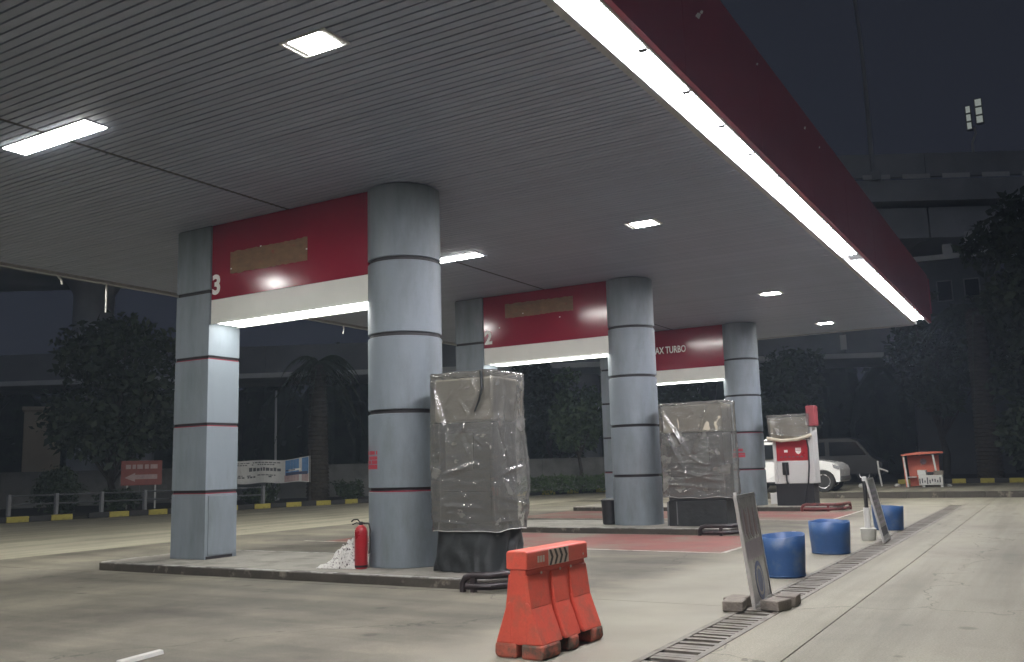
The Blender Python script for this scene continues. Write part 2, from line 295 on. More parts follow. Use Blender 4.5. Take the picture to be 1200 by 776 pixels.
# drain channel with its cross bars
drain = struct(MB().quad((XD0, -8, -.028), (XD1, -8, -.028), (XD1, 29.3, -.028), (XD0, 29.3, -.028)).build('drain', 'pit'))
for x0, x1 in ((XD0-.055, XD0), (XD1, XD1+.055)): MB().box(x0, x1, -8, 29.3, -.03, .003).build('drain_edge', 'grate', drain)
bar = MB().box(XD0+.002, XD1-.002, -.036, .036, -.02, 0).mesh('grate_bar', 'grate')
for i in range(195):
    o = link('grate_bar', bar, drain, (0, 5.8+i*.12, random.uniform(-.004, .002))); o.rotation_euler.z = random.uniform(-.02, .02)
MB().box(XD0, XD1, -8, 5.7, -.02, -.001).build('grate_cover', 'grate', drain)
# dark joint lines (sealant) proud of nothing, lying in the slab gaps
# ------------------------------------------------------------------ islands
def island(k):
    y = 9.40+DY*k; x0, x1, yb = -13.4, (-5.95, -5.7, -5.5)[k], y+2.35
    def rr(x0, x1, y0, y1, r, n=5):
        P = []
        for cx_, cy_, a in ((x1-r, y0+r, -90), (x1-r, y1-r, 0), (x0+r, y1-r, 90), (x0+r, y0+r, 180)):
            P += [(cx_+r*math.cos(math.radians(a+90*i/n)), cy_+r*math.sin(math.radians(a+90*i/n))) for i in range(n+1)]
        return P
    o = struct(MB().prism(rr(x0, x1, y, yb, .25), 'z', -.01, ISL-.012).build('island', 'kerb', bevel=.01))
    MB().prism(rr(x0+.02, x1-.02, y+.02, yb-.02, .24), 'z', ISL-.02, ISL-.003).build('island_rim', 'rim', o)
    MB().prism(rr(x0+.13, x1-.13, y+.13, yb-.13, .2), 'z', ISL-.02, ISL).build('island_top', 'island', o)
    # pipe bumper
    e = (-5.70, -5.42, -5.15)[k]; ym = y+1.0
    pts = [(-6.2, y-.17, 0), (-6.2, y-.17, .1), (-6.16, y-.17, .16), (-6.08, y-.17, .185), (e-.35, y-.17, .19), (e-.15, y-.12, .19), (e-.02, y+.08, .19), (e, y+.35, .19), (e, ym-.12, .185), (e, ym-.04, .16), (e, ym, .1), (e, ym, 0)]
    t = thing('pipe_bumper', ['dark bent pipe bumper around the end of the island behind the orange barrier', 'dark bent pipe bumper on the island of the second plastic-wrapped pump', 'reddish bent pipe bumper at the foot of the uncovered red and white pump'][k], 'bumper')
    m_ = 'redpipe' if k == 2 else 'steel'
    MB().tube(pts, .042, 10).build('upper_rail', m_, t, smooth=True)
    low = [(p[0], p[1], .065) for p in pts[4:9]]
    MB().tube([(-6.15, y-.17, .065)]+low, .042, 10).build('lower_rail', m_, t, smooth=True)
    MB().box(e-.38, e-.32, y-.2, y-.14, 0, .19).build('bracket', m_, t)
for k in range(3): island(k)
# ------------------------------------------------------------------ canopy
cn = thing('canopy', 'wide flat petrol station canopy with slatted grey ceiling and maroon fascia', 'canopy')
PITCH_S = .112
sm = MB()
for x0, x1 in ((XL+.08, XS-.035), (XS+.035, XR-.09)):
    a = .045
    sm.quad((x0, -a, 0), (x1, -a, 0), (x1, a, 0), (x0, a, 0)); sm.quad((x0, -a, .022), (x1, -a, .022), (x1, -a, 0), (x0, -a, 0)); sm.quad((x0, a, 0), (x1, a, 0), (x1, a, .022), (x0, a, .022))
slat_me = sm.mesh('ceiling_slat', 'slat')
y = YB-.12; i = 0; rest = MB()
while y > YF+.1:
    if i < 270: link('ceiling_slat', slat_me, cn, (0, y, ZC+random.uniform(-.0015, .0015)))
    else:
        for x0, x1 in ((XL+.08, XS-.035), (XS+.035, XR-.09)): rest.quad((x0, y-.0475, ZC), (x1, y-.0475, ZC), (x1, y+.0475, ZC), (x0, y+.0475, ZC))
    y -= PITCH_S; i += 1
o = rest.build('rear_slats', 'slat', cn); o['kind'] = 'stuff'
MB().quad((XL, YF, ZC+.026), (XL, YB, ZC+.026), (XR, YB, ZC+.026), (XR, YF, ZC+.026)).build('ceiling_backing', 'backing', cn)
MB().box(XS-.035, XS+.035, YF, YB-.1, ZC+.008, ZC+.02).build('ceiling_seam', 'seam', cn)
MB().box(XR-.085, XR, YF, YB, ZC-.01, ZC+.03).build('edge_trim', 'trim', cn)
MB().box(XL-.06, XL+.075, YF, YB, ZC-.06, ZC+.03).build('edge_trim', 'trim', cn)
MB().box(XL+.08, XR-.09, YB-.06, YB+.05, ZC-.03, ZC+.03).build('edge_trim', 'trim', cn)
MB().box(XL-.2, -3.15, YF, YB, 6.6, 6.7).build('roof_deck', 'trim', cn)
# right fascia: maroon panels in 3 m lengths, and the light trough
y = YF
while y < YB:
    y1 = min(y+3.0, YB+.1)
    MB().box(-3.1, -3.04, y+.004, y1-.004, ZC, 7.05).build('fascia_panel', 'fascia', cn); y = y1
MB().box(-3.13, -3.105, YF, YB+.1, ZC-.015, 7.0).build('fascia_back', 'fascia_in', cn)
MB().box(XR, -3.135, YF, YB, ZC+.19, ZC+.2).build('trough_top', 'fascia_in', cn)
MB().box(XR+.002, XR+.012, YF, YB, ZC-.008, ZC+.185).build('trough_side', 'fascia_in', cn)
MB().box(XL-.6, XL-.55, YF, YB+.1, ZC+.37, 7.05).build('fascia_panel', 'fascia', cn)
MB().box(XL-.54, XL-.07, YF, YB, ZC+.34, ZC+.36).build('trough_top', 'fascia_in', cn)
MB().box(XL-.6, -3.05, YB+.6, YB+.65, ZC+.37, 7.05).build('fascia_panel', 'fascia', cn); MB().box(XL-.5, -3.1, YB+.06, YB+.59, ZC+.34, ZC+.36).build('trough_top', 'fascia_in', cn)
MB().box(XL-.6, -3.05, YF-.11, YF-.06, ZC-.03, 7.05).build('fascia_panel', 'fascia', cn)
# small pale marks on the fascia
for yy, zz, s in ((9.53, 6.46, .10), (9.66, 6.56, .06), (12.0, 6.82, .05), (14.75, 6.77, .07), (15.8, 6.75, .05)):
    MB().prism([(yy-s, zz-s*.5), (yy+s*.2, zz-s*.35), (yy+s, zz+s*.6), (yy-.1*s, zz+s*.3)], 'x', -3.04, -3.034).build('pale_mark', 'lettering', cn)
# fluorescent fixtures in the trough, counted from the far end
fx = thing('fluorescent_light', '', 'light')
for dx in (.05, .13, .21, .29):
    t_ = MB().tube([(dx, -.62, 0), (dx, .62, 0)], .019, 8).build('tube', 'tube', fx, smooth=True)
for s in (-1, 1):
    MB().box(.015, .325, s*.602-.014, s*.602+.014, .022, .045).build('end_cap', 'fascia_in', fx)
MB().box(.25, .335, -.65, -.57, -.050, -.028).build('bracket', 'darkgrey', fx)
MB().box(.02, .32, -.62, .62, .046, .06).build('reflector', 'fascia_in', fx)
ORD = ['Farthest', 'Second', 'Third', 'Fourth', 'Fifth', 'Sixth', 'Seventh', 'Eighth', 'Ninth', 'Tenth', 'Eleventh', 'Twelfth', 'Thirteenth', 'Fourteenth', 'Fifteenth', 'Sixteenth', 'Seventeenth', 'Eighteenth', 'Nineteenth', 'Twentieth']
ys = [29.55-1.25*i for i in range(8)] + [19.35-.62-1.25*i for i in range(19)]
for i, yy in enumerate(ys):
    o = fx if i == 0 else copy_tree(fx)
    o.location = (XR, yy, ZC+.022)
    o['label'] = (ORD[i]+' fluorescent fixture along the bright canopy edge' + (', counting from the far end' if i else '')) if i < 20 else '%s fluorescent fixture along the canopy edge, beside or behind the photographer' % ['Twenty-first', 'Twenty-second', 'Twenty-third', 'Twenty-fourth', 'Twenty-fifth', 'Twenty-sixth', 'Twenty-seventh'][i-20]
    o['group'] = 'fluorescent fixtures along the canopy edge'
# hidden counterpart on the left edge, behind its lip
side_l = ['%s strip light behind the lip of the far-side canopy edge, counting from the rear' % o for o in ORD]; side_l[0] = 'rearmost strip light behind the lip of the far-side canopy edge'
for i in range(9):
    t = thing('edge_light', side_l[i], 'light', (XL-.3, 28.8-i*4.1, ZC+.3), group='strip lights behind the far-side canopy edge')
    MB().box(-.05, .05, -1.9, 1.9, -.02, .0).build('tube', 'left', t); MB().box(-.08, .08, -1.95, 1.95, .003, .035).build('housing', 'fascia_in', t)
for i in range(3):  # unseen strips added to brighten the car, stall and far pavement
    t = thing('edge_light', ['driveway-side', 'middle', 'far-side'][i]+' added strip light, unseen, behind the lip of the rear canopy edge', 'light', (-5.2-i*4.6, YB+.36, ZC+.3), group='added unseen strip lights at the rear canopy edge')
    MB().box(-1.9, 1.9, -.05, .05, -.02, .0).build('tube', 'rear', t); MB().box(-1.95, 1.95, -.08, .08, .003, .035).build('housing', 'fascia_in', t)
# ceiling lights
def square(x, y, label):
    t = thing('square_downlight', label, 'light', (x, y, ZC-.014), group='square ceiling downlights')
    MB().box(-.27, .27, -.17, .17, .004, .013).build('housing', 'trim', t)
    for a, b, c, d in ((-.285, .285, -.185, -.168), (-.285, .285, .168, .185), (-.285, -.262, -.168, .168), (.262, .285, -.168, .168)): MB().box(a, b, c, d, -.006, .012).build('frame', 'white', t)
    MB().box(-.19, .19, -.155, .155, -.003, .002).build('diffuser', 'square', t)
near = {6.22: 'large square ceiling downlight nearest the camera with a pale frame', 14.4: 'square ceiling downlight in front of the column of sign 2', 22.6: 'small square ceiling downlight above the third round column', 28.8: 'farthest small square ceiling downlight near the rear canopy edge', -2.: 'square ceiling downlight behind the photographer on the driveway side'}
for y, l in near.items(): square(-5.78, y, l)
for y in (-2., 6.22, 14.4, 22.6, 28.8):
    square(-14.3, y, 'square ceiling downlight %s' % {-2.: 'behind the photographer on the far side', 6.22: 'left of the picture over the far lane', 14.4: 'hidden behind sign 3', 22.6: 'hidden behind the left part of sign 2', 28.8: 'hidden behind the right part of sign 2'}[y])
for y, l in ((6.33, 'long rectangular ceiling light on the ceiling seam at far left'), (14.6, 'long ceiling light just right of the big round column'), (22.8, 'long ceiling light hidden behind the second round column'), (-2., 'long ceiling light behind the photographer')):
    t = thing('ceiling_light', l, 'light', (-10.09, y, ZC-.012))
    MB().box(-.82, .82, -.155, .155, 0, .010).build('housing', 'white', t); MB().box(-.805, .805, -.145, .145, -.006, -.001).build('diffuser', 'long', t)
# ------------------------------------------------------------------ columns
JZ = [ISL, 1.17, 2.25, 3.34, 4.43, ZC]
def column_square(k):
    x0, x1, y0, y1 = -12.53, -11.73, Y0+DY*k, Y0+DY*k+.66
    t = thing('square_column', ['square blue-grey clad column at left carrying sign 3', 'square blue-grey clad column carrying the left end of sign 2', 'square blue-grey clad column seen between sign 2 and the second round column'][k], 'column', (x0, y0, ISL))
    W, D = x1-x0, y1-y0
    for i in range(5):
        a, b = JZ[i]-ISL, JZ[i+1]-ISL
        lo, hi = a+(.0 if i == 0 else .028), b-(.03 if i < 4 else .015)
        if i == 0:
            MB().box(0, W, 0, D-.002, lo+.001, hi).build('cladding_panel', 'panel', t, bevel=.006)
            MB().box(W, W+.012, .06, D-.06, .06, hi-.03).build('access_panel', 'panel', t, bevel=.004)
            MB().box(W, W+.004, .03, D-.09, .001, .045).build('rusted_foot', 'joint', t)
        else: MB().box(0, W, 0, D-.002, lo, hi).build('cladding_panel', 'panel', t, bevel=.006)
        if i: MB().box(.02, W-.02, .02, D-.02, a-.034, a+.03).build('joint_strip', 'joint', t)
        if i in ((1, 2, 3), (1,), (1,))[k]: MB().box(.012, W-.006, .012, D-.01, a-.028, a-.014).build('red_strip', 'redband', t)
    MB().box(.02, W-.02, .02, D-.02, JZ[5]-ISL-.016, JZ[5]-ISL-.002).build('top_cap', 'joint', t)
def column_round(k):
    cx_, cy_, R = -8.04, Y0+.40+DY*k, .535
    t = thing('round_column', ['large round blue-grey column beside the nearest wrapped pump', 'middle round blue-grey column beside the second wrapped pump', 'farthest round blue-grey column beside the uncovered red pump'][k], 'column', (cx_, cy_, ISL))
    for i in range(5):
        a, b = JZ[i]-ISL, JZ[i+1]-ISL; lo, hi = a+(.001 if i == 0 else .028), b-(.03 if i < 4 else .015)
        MB().lathe([(R-.006, lo), (R, lo+.006), (R, hi-.006), (R-.006, hi)], n=56).build('cladding_panel', 'panel', t, smooth=True)
        if i: MB().lathe([(R-.03, a-.034), (R-.03, a+.03)], n=40).build('joint_strip', 'joint', t, smooth=True)
        if i in ((1,), (), (1, 2))[k]: MB().lathe([(R-.012, a-.028), (R-.012, a-.012)], n=40).build('red_strip', 'redband', t, smooth=True)
    MB().lathe([(R-.03, JZ[5]-ISL-.016), (R-.03, JZ[5]-ISL-.002)], n=40).build('top_cap', 'joint', t)
    if k in (0, 2):   # stencilled red notice
        a0 = math.radians(238 if k == 0 else 262); me = MB()
        rows = ((1.66, .05), (1.59, .045), (1.53, .05), (1.46, .06)) if k == 0 else ((1.70, .07), (1.60, .05), (1.52, .07))
        for z, h in rows:
            n = 14; span = .40
            for j in range(n):
                if random.random() < .12: continue
                q = []
                for jj, zz in ((j, z), (j+.86, z), (j+.86, z+h), (j, z+h)):
                    a_ = a0+span*(jj/n-.5)/R; q.append(((R+.003)*math.cos(a_), (R+.003)*math.sin(a_), zz-ISL))
                me.quad(*q)
        me.build('stencilled_notice', 'rust', t)
    return t
for k in range(3):
    column_square(k); column_round(k)
# ------------------------------------------------------------------ signs between columns
for k in range(3):
    yy = Y0+DY*k+.03; x0, x1 = -11.722, -8.42
    t = thing('overhead_sign', ['near red and white overhead panel bearing the numeral three, its name removed', 'middle red and white overhead panel bearing the numeral two, its name removed', 'farthest red overhead panel with white PERTAMAX TURBO lettering'][k], 'sign', (x0, yy, 3.876))
    W = x1-x0; H = ZC-3.876
    MB().box(0, W, 0, .56, .406, H-.006).build('red_panel', 'signred', t, bevel=.004)
    MB().box(0, W, 0, .56, .03, .402).build('white_panel', 'signwhite', t, bevel=.004)
    MB().box(0, W, 0, .012, 0, .028).build('bottom_lip', 'signwhite', t); MB().box(0, W, .548, .56, 0, .028).build('bottom_lip', 'signwhite', t)
    for a, b in ((.12, W*.5-.015), (W*.5+.015, W-.03)): MB().box(a, b, .03, .53, .006, .024).build('light_panel', 'soffit', t)
    MB().box(W*.5-.012, W*.5+.012, .014, .546, .002, .028).build('divider', 'signwhite', t)
    if k < 2:
        pz = ((.43, 2.11, .785, 1.15), (.62, 2.45, 1.08, 1.42))[k]
        r = MB(); n = 26; topl, botl = [], []
        for i in range(n+1):
            x = pz[0]+(pz[1]-pz[0])*i/n; topl.append((x, pz[3]+random.uniform(-.012, .012))); botl.append((x, pz[2]+random.uniform(-.012, .012)))
        r.prism(botl+topl[::-1], 'y', -.004, -.001); r.build('adhesive_patch', 'residue', t)
        text('3' if k == 0 else '2', .44, 'lettering', t, ((.015, -.006, .50) if k == 0 else (-.02+.05, -.006, .51)), xs=.95, bold=.016)
        for x, z in ((1.1, 1.14), (.44, .86), (2.08, .95)): MB().box(x, x+.03, -.006, -.001, z, z+.02).build('glue_spot', 'lettering', t)
    else:
        text('PERTAMAX TURBO', .30, 'lettering', t, (.36, -.006, .93), xs=.68, bold=.006)
# ------------------------------------------------------------------ pumps
def V(*a): return Vector(a)
def seg_d(px, pz, a, b):
    ax, az = a; bx, bz = b; dx, dz = bx-ax, bz-az; L2 = dx*dx+dz*dz
    t = max(0, min(1, ((px-ax)*dx+(pz-az)*dz)/L2)); return math.hypot(px-ax-t*dx, pz-az-t*dz), t
def cover(name, label, x0, x1, y0, y1, z0, z1, seed, flare, creases, parent=None, hem=.03, topdrop=.05):
    """wrinkled plastic bag: rounded-rectangle rings from the hem up, closed by a sagging top"""
    N, M = 256, 104; m = MB(); rc = random.Random(int(seed*10)); creases = list(creases)
    for _ in range(48):
        q0, z0_ = rc.uniform(-.95, .95), rc.uniform(.03, .97); dq, dz_ = rc.gauss(0, .22), rc.gauss(0, .07 if z0_ < .5 else .14)
        creases.append((rc.choice('ffr'), (q0, z0_), (q0+dq, z0_+dz_), rc.uniform(.008, .02), rc.uniform(.008, .02)*rc.choice((1, 1, -1)))); cx_, cy_ = (x0+x1)/2, (y0+y1)/2; hw, hd = (x1-x0)/2, (y1-y0)/2; r = .07
    per = []
    def ring(u):   # u in 0..1 around, starting at the front left corner going right
        P = 4*(hw+hd); s = u*P
        for L, f in ((2*hw, lambda q: (-hw+q, -hd, 0, -1)), (2*hd, lambda q: (hw, -hd+q, 1, 0)), (2*hw, lambda q: (hw-q, hd, 0, 1)), (2*hd, lambda q: (-hw, hd-q, -1, 0))):
            if s <= L: return f(s)
            s -= L
        return (-hw, -hd, 0, -1)
    for j in range(M+1):
        tz = j/M; z = z0+(z1-z0)*tz
        for i in range(N):
            x, y, nx, ny = ring(i/N)
            # round the corners
            ex, ey = max(0, abs(x)-(hw-r)), max(0, abs(y)-(hd-r))
            if ex > 0 and ey > 0:
                d = math.hypot(ex, ey); k_ = r/d if d > r else 1
                x = math.copysign(hw-r+ex*k_, x); y = math.copysign(hd-r+ey*k_, y); nx, ny = math.copysign(ex/d, x), math.copysign(ey/d, y)
            fl = flare(tz, x/hw, y/hd)
            x2, y2 = x*(1+fl[0]), y*(1+fl[1])
            p = Vector((x2*2.2, y2*2.2, z*1.1))+Vector((seed, seed*.7, 0))
            d = .030*mn.noise(p*1.3)
            ang = i/N*2*math.pi
            d += .020*tz*tz*mn.ridged_multi_fractal(Vector((ang*2.6+seed, z*.55, seed)), 1, 2, 3, 1, 2)*.5       # vertical folds near the top
            d += .017*(1-tz)**1.4*(mn.noise(Vector((ang*1.1+seed, z*11, seed*2)))+.5*mn.noise(Vector((ang*3+seed, z*23, seed*3))))  # horizontal sag lines below
            d += .012*mn.turbulence(Vector((x2*3+seed, y2*3, z*3)), 4, True)
            face = 'f' if ny < -.7 else ('r' if nx > .7 else '')
            for fc, a, b, wdt, amp in creases:
                if fc == face:
                    q = x2/hw if fc == 'f' else y2/hd
                    dd, tt = seg_d(q*hw if fc == 'f' else q*hd, z-z0, (a[0]*(hw if fc == 'f' else hd), a[1]*(z1-z0)), (b[0]*(hw if fc == 'f' else hd), b[1]*(z1-z0)))
                    d += 1.8*amp*max(0., 1-dd/(wdt*1.7))*math.sin(math.pi*min(1, max(.08, tt*.92+.06)))
            zz = z
            if j == 0: zz += hem*mn.noise(Vector((ang*2, seed, 3)))
            if j == M: d -= .012
            m.v.append((cx_+x2+nx*d, cy_+y2+ny*d, zz+.012*tz*mn.noise(Vector((ang*3, seed, z)))))
    for j in range(M):
        for i in range(N): m.f.append((j*N+i, j*N+(i+1) % N, (j+1)*N+(i+1) % N, (j+1)*N+i))
    base = M*N
    prev = base
    for q, dz in ((.8, -.006), (.45, -topdrop*.6), (.12, -topdrop)):
        st = len(m.v)
        for i in range(N):
            X, Y, Z = m.v[base+i]; m.v.append((cx_+(X-cx_)*q, cy_+(Y-cy_)*q, Z+dz+.02*mn.noise(Vector((X*5, Y*5, q*3)))))
        for i in range(N): m.f.append((prev+i, prev+(i+1) % N, st+(i+1) % N, st+i))
        prev = st
    m.f.append(tuple(prev+i for i in range(N)))
    hemv = [Vector(m.v[i]) for i in range(0, N, 4)]
    o = m.build(name, 'plastic', parent, smooth=False); MB().tube(hemv+[hemv[0]], .006, 5).build('hem', 'hemm', o, smooth=True)
    for p in o.data.polygons: p.use_smooth = True
    if not parent: tag(o, label, 'plastic cover')
    return o
def wrapped_pump(k, x0, x1, label):
    yb = Y0+DY*k; cyy = yb+.20
    t = thing('fuel_pump', label, 'fuel pump', ((x0+x1)/2, cyy, ISL)); W = x1-x0
    hw = W/2-.1; hd = .30
    MB().box(-hw, hw, -hd, hd, .52, 1.92).build('lower_cabinet', 'darkgrey', t, bevel=.02)
    MB().box(-hw+.04, hw-.04, -hd-.012, -hd, .58, 1.02).build('service_door', 'darkgrey', t, bevel=.005)
    MB().box(-hw+.12, hw-.3, -hd-.015, -hd+.002, 1.30, 1.78).build('hose_bay', 'midgrey', t, bevel=.005)
    MB().box(-hw-.04, hw+.02, -hd-.03, hd+.03, 1.93, 2.50).build('display_head', 'beige', t, bevel=.03)
    if k == 0:    # black cloth skirt flaring to the island
        m = MB(); N = 96
        for j in range(13):
            tz = j/12
            for i in range(N):
                a = 2*math.pi*i/N; c, s = math.cos(a), math.sin(a)
                p_ = 5.0; den = (abs(c)**p_+abs(s)**p_)**(1/p_)
                e = 1+.07*(1-tz)
                fold = .022*(1-tz*.6)*math.sin(a*9+mn.noise(Vector((c*2, s*2, tz*2)))*5)+.02*mn.noise(Vector((c*4, s*4, tz*4)))
                R_ = 1/den*e
                m.v.append((c*R_*(hw+.05)+c*fold, s*R_*(hd+.09)+s*fold-.05*(1-tz)*(s < 0), .002+.62*tz+(.02*mn.noise(Vector((c*3, s*3, 9))) if j == 0 else 0)+(.012 if j == 0 else 0)))
        for j in range(12):
            for i in range(N): m.f.append((j*N+i, j*N+(i+1) % N, (j+1)*N+(i+1) % N, (j+1)*N+i))
        m.build('skirt', 'tarp', t, smooth=True)
        MB().box(-hw+.03, hw-.03, -hd+.03, hd-.03, 0, .52).build('pedestal', 'black', t)
    else:
        MB().box(-hw, hw, -hd-.02, hd, 0, .52).build('pedestal', 'tarp', t, bevel=.01)
        MB().box(-hw+.17, -hw+.19, -hd-.026, -hd-.02, .03, .5).build('pedestal_edge', 'midgrey', t)
        MB().box(-hw-.05, -hw-.015, -hd, -hd+.1, 0, .5).build('side_conduit', 'midgrey', t, bevel=.01)
    return t
wrapped_pump(0, -7.22, -6.16, 'nearest fuel pump under clear plastic with a black cloth skirt')
wrapped_pump(1, -7.24, -5.80, 'second fuel pump under clear plastic on a dark pedestal')
cover('plastic_cover', 'wrinkled clear plastic cover over the nearest fuel pump', -7.18, -6.18, Y0-.22, Y0+.60, .64, 2.70, 1.3,
      lambda tz, x, y: (.075*math.exp(-((tz-.28)/.26)**2)*(1.7 if x > 0 else .2)-.03*math.exp(-((tz-.72)/.15)**2), .06*math.exp(-((tz-.35)/.3)**2)),
      [('f', (-.85, .92), (-.42, .60), .022, .035), ('f', (-.42, .60), (-.38, .50), .02, .03), ('f', (.8, .95), (.2, .66), .028, .03), ('f', (.2, .66), (-.3, .52), .03, .025),
       ('f', (.93, .98), (.98, .02), .012, .03), ('f', (-.5, .35), (.6, .42), .03, .02), ('f', (-.6, .16), (.9, .13), .02, .018), ('f', (-.9, .06), (.4, .03), .018, .016),
       ('r', (-.3, .97), (-.5, .55), .02, .03), ('r', (.4, .97), (.2, .7), .025, .035), ('r', (.7, .97), (.75, .5), .02, .03), ('r', (-.8, .35), (.9, .4), .02, .016), ('r', (-.8, .2), (.9, .14), .02, .016)])
cover('plastic_cover', 'wrinkled clear plastic cover over the second fuel pump', -7.26, -5.80, Y0+DY-.12, Y0+DY+.56, .70, 2.68, 8.1,
      lambda tz, x, y: (.03*(1-tz)*(1.2 if x > 0 else .2), .04*(1-tz)),
      [('f', (-.95, .95), (-.1, .42), .03, .05), ('f', (.55, .97), (-.1, .42), .03, .045), ('f', (-.85, .75), (-.2, .2), .03, .045), ('f', (-.95, .85), (-.35, .3), .02, .03), ('f', (-.2, .2), (.45, .24), .025, .03),
       ('f', (-.8, .14), (.0, .12), .02, .025), ('f', (-.5, .28), (.5, .18), .02, .028), ('f', (-.1, .42), (.4, .32), .02, .02), ('f', (.6, .55), (.78, .22), .014, .03), ('r', (-.3, .97), (-.4, .4), .02, .03)])
tp = MB().tube([(-6.32, Y0-.262, 2.68), (-6.30, Y0-.275, 2.45), (-6.36, Y0-.262, 2.30), (-6.44, Y0-.25, 2.16)], .022, 8, .008).build('rope_end', 'tarp', smooth=True)
tag(tp, 'dark strap hanging over the front corner of the nearest plastic cover', 'strap')
# pump 1, not covered below its head
t = thing('fuel_pump', 'uncovered red and white fuel pump with hose and wrapped head', 'fuel pump', (-6.47, Y0+DY*2-.1, ISL))
def pb(n, m_, *b, bevel=.008): return MB().box(*b).build(n, m_, t, bevel=bevel)
pb('pedestal', 'black', -.60, .46, -.05, .55, 0, .61)
pb('white_box', 'white', -.78, -.60, -.05, .18, .05, .36)
pb('lower_panel', 'white', -.52, .40, -.06, .54, .62, 1.25)
pb('red_panel', 'redpaint', -.52, .36, -.075, .54, 1.26, 1.84)
pb('side_post', 'white', .37, .52, -.08, .56, .62, 2.2)
pb('side_post', 'white', -.62, -.525, -.08, .56, .62, 1.9)
pb('nozzle_bay', 'black', -.38, -.20, -.09, -.05, .86, 1.22, bevel=.01)
MB().tube([(-.29, -.11, 1.2), (-.29, -.14, 1.05), (-.27, -.12, .9), (-.27, -.10, .70), (-.22, -.11, .55)], .025).build('nozzle', 'black', t, smooth=True)
MB().tube([(.30, -.10, 1.92), (.37, -.13, 1.85), (.40, -.14, 1.6), (.39, -.14, 1.1), (.33, -.14, .6), (.24, -.12, .3), (.2, -.1, .08)], .022).build('hose', 'black', t, smooth=True)
MB().prism([(.02, 1.62), (.18, 1.62), (.18, 1.52), (.15, 1.47), (.10, 1.44), (.05, 1.47), (.02, 1.52)], 'y', -.082, -.076).build('emblem', 'lettering', t)
for z in (1.585, 1.545): MB().box(.015, .185, -.086, -.0825, z, z+.012).build('emblem_line', 'redpaint', t)
MB().box(-.30, -.20, -.082, -.076, 1.50, 1.57).build('sticker', 'lettering', t)
for i in range(6): MB().box(-.42+i*.115, -.36+i*.115, -.080, -.0755, 1.36, 1.385).build('printed_mark', 'ink', t)
pb('display_head', 'beige', -.66, .42, -.10, .5, 1.90, 2.50, bevel=.04)
pb('red_corner_box', 'dullred', .38, .64, -.12, .3, 2.22, 2.80, bevel=.03)
cover('head_wrap', '', -7.17, -6.02, Y0+DY*2-.26, Y0+DY*2+.46, ISL+1.84, ISL+2.58, 4.4, lambda tz, x, y: (.05*(tz-.5), .03), [('f', (-.9, .9), (-.5, .2), .05, .05), ('f', (-.5, .2), (.8, .12), .05, .06)], hem=.06)
wr = [o for o in COL.objects if o.name.startswith('head_wrap')][-1]; tag(wr, 'cloudy plastic wrap around the head of the red and white pump', 'plastic cover'); wr.name = 'plastic_cover'
tag(MB().tube([(-7.2, Y0+DY*2-.30, ISL+1.92), (-6.8, Y0+DY*2-.34, ISL+1.84), (-6.3, Y0+DY*2-.34, ISL+1.86), (-5.95, Y0+DY*2-.3, ISL+1.98)], .05, 8).build('rolled_cover', 'beige', smooth=True), 'rolled edge of cloth tied under the wrapped pump head', 'cloth')
# ------------------------------------------------------------------ small things near the islands
t = thing('fire_extinguisher', 'red fire extinguisher standing against the big round column', 'extinguisher', (-8.35, 9.95, ISL))
MB().lathe([(.078, 0), (.088, .015), (.088, .50), (.075, .545), (.05, .57), (.03, .585)], n=28).build('cylinder', 'redpaint', t, smooth=True)
MB().lathe([(.03, .58), (.03, .62), (.022, .63)], n=16).build('valve', 'black', t, smooth=True)
MB().tube([(-.01, 0, .615), (-.06, 0, .66), (-.13, 0, .655), (-.17, 0, .63)], .010).build('handle', 'black', t, smooth=True)
MB().tube([(-.01, 0, .605), (-.08, 0, .615), (-.15, 0, .59)], .008).build('lever', 'black', t, smooth=True)
MB().tube([(.02, .02, .61), (.09, .06, .60), (.115, .06, .5), (.11, .05, .2)], .012).build('hose', 'black', t, smooth=True)
MB().lathe([(.09, .02), (.0905, .05)], n=28, cap=False).build('foot_ring', 'black', t, smooth=True)
# crumpled sack
m = MB(); N, M_ = 40, 16
for j in range(M_+1):
    a = j/M_
    for i in range(N+1):
        b = i/N; x = (b-.5)*.62; yv = (a-.5)*.5
        h = max(0., (.5-abs(a-.5))*2)**.6*(.06+.62*max(0, b-.10)**1.1)*(1 if b < .9 else (1-b)*10)
        h *= 1+.5*mn.noise(Vector((x*9, yv*9, 1)))+.3*mn.noise(Vector((x*22, yv*22, 5)))
        m.v.append((x+.03*mn.noise(Vector((b*5, a*5, 3))), yv*(1-.3*b), .004+max(0, h)))
for j in range(M_):
    for i in range(N): k = j*(N+1)+i; m.f.append((k, k+1, k+N+2, k+N+1))
sk = m.build('crumpled_sack', 'sack', loc=(-8.70, 10.02, ISL), smooth=True); tag(sk, 'crumpled white printed sack on the island beside the red extinguisher', 'sack')
# black bin beside the second round column
t = thing('waste_bin', 'small black bin left of the second round column', 'bin', (-8.68, Y0+DY+.25, ISL))
MB().lathe([(.13, 0), (.15, .02), (.17, .50)], n=24).build('bucket', 'black', t, smooth=True); MB().lathe([(.18, .50), (.185, .53), (.12, .56)], n=24).build('lid', 'black', t, smooth=True)
# white torn poster on the far square column
tag(MB().prism([(Y0+DY*2+.05, 1.6), (Y0+DY*2+.16, 1.62), (Y0+DY*2+.2, 2.15), (Y0+DY*2+.02, 2.2)], 'x', -11.727, -11.72).build('torn_poster', 'white'), 'torn white paper stuck on the farthest square column', 'poster')
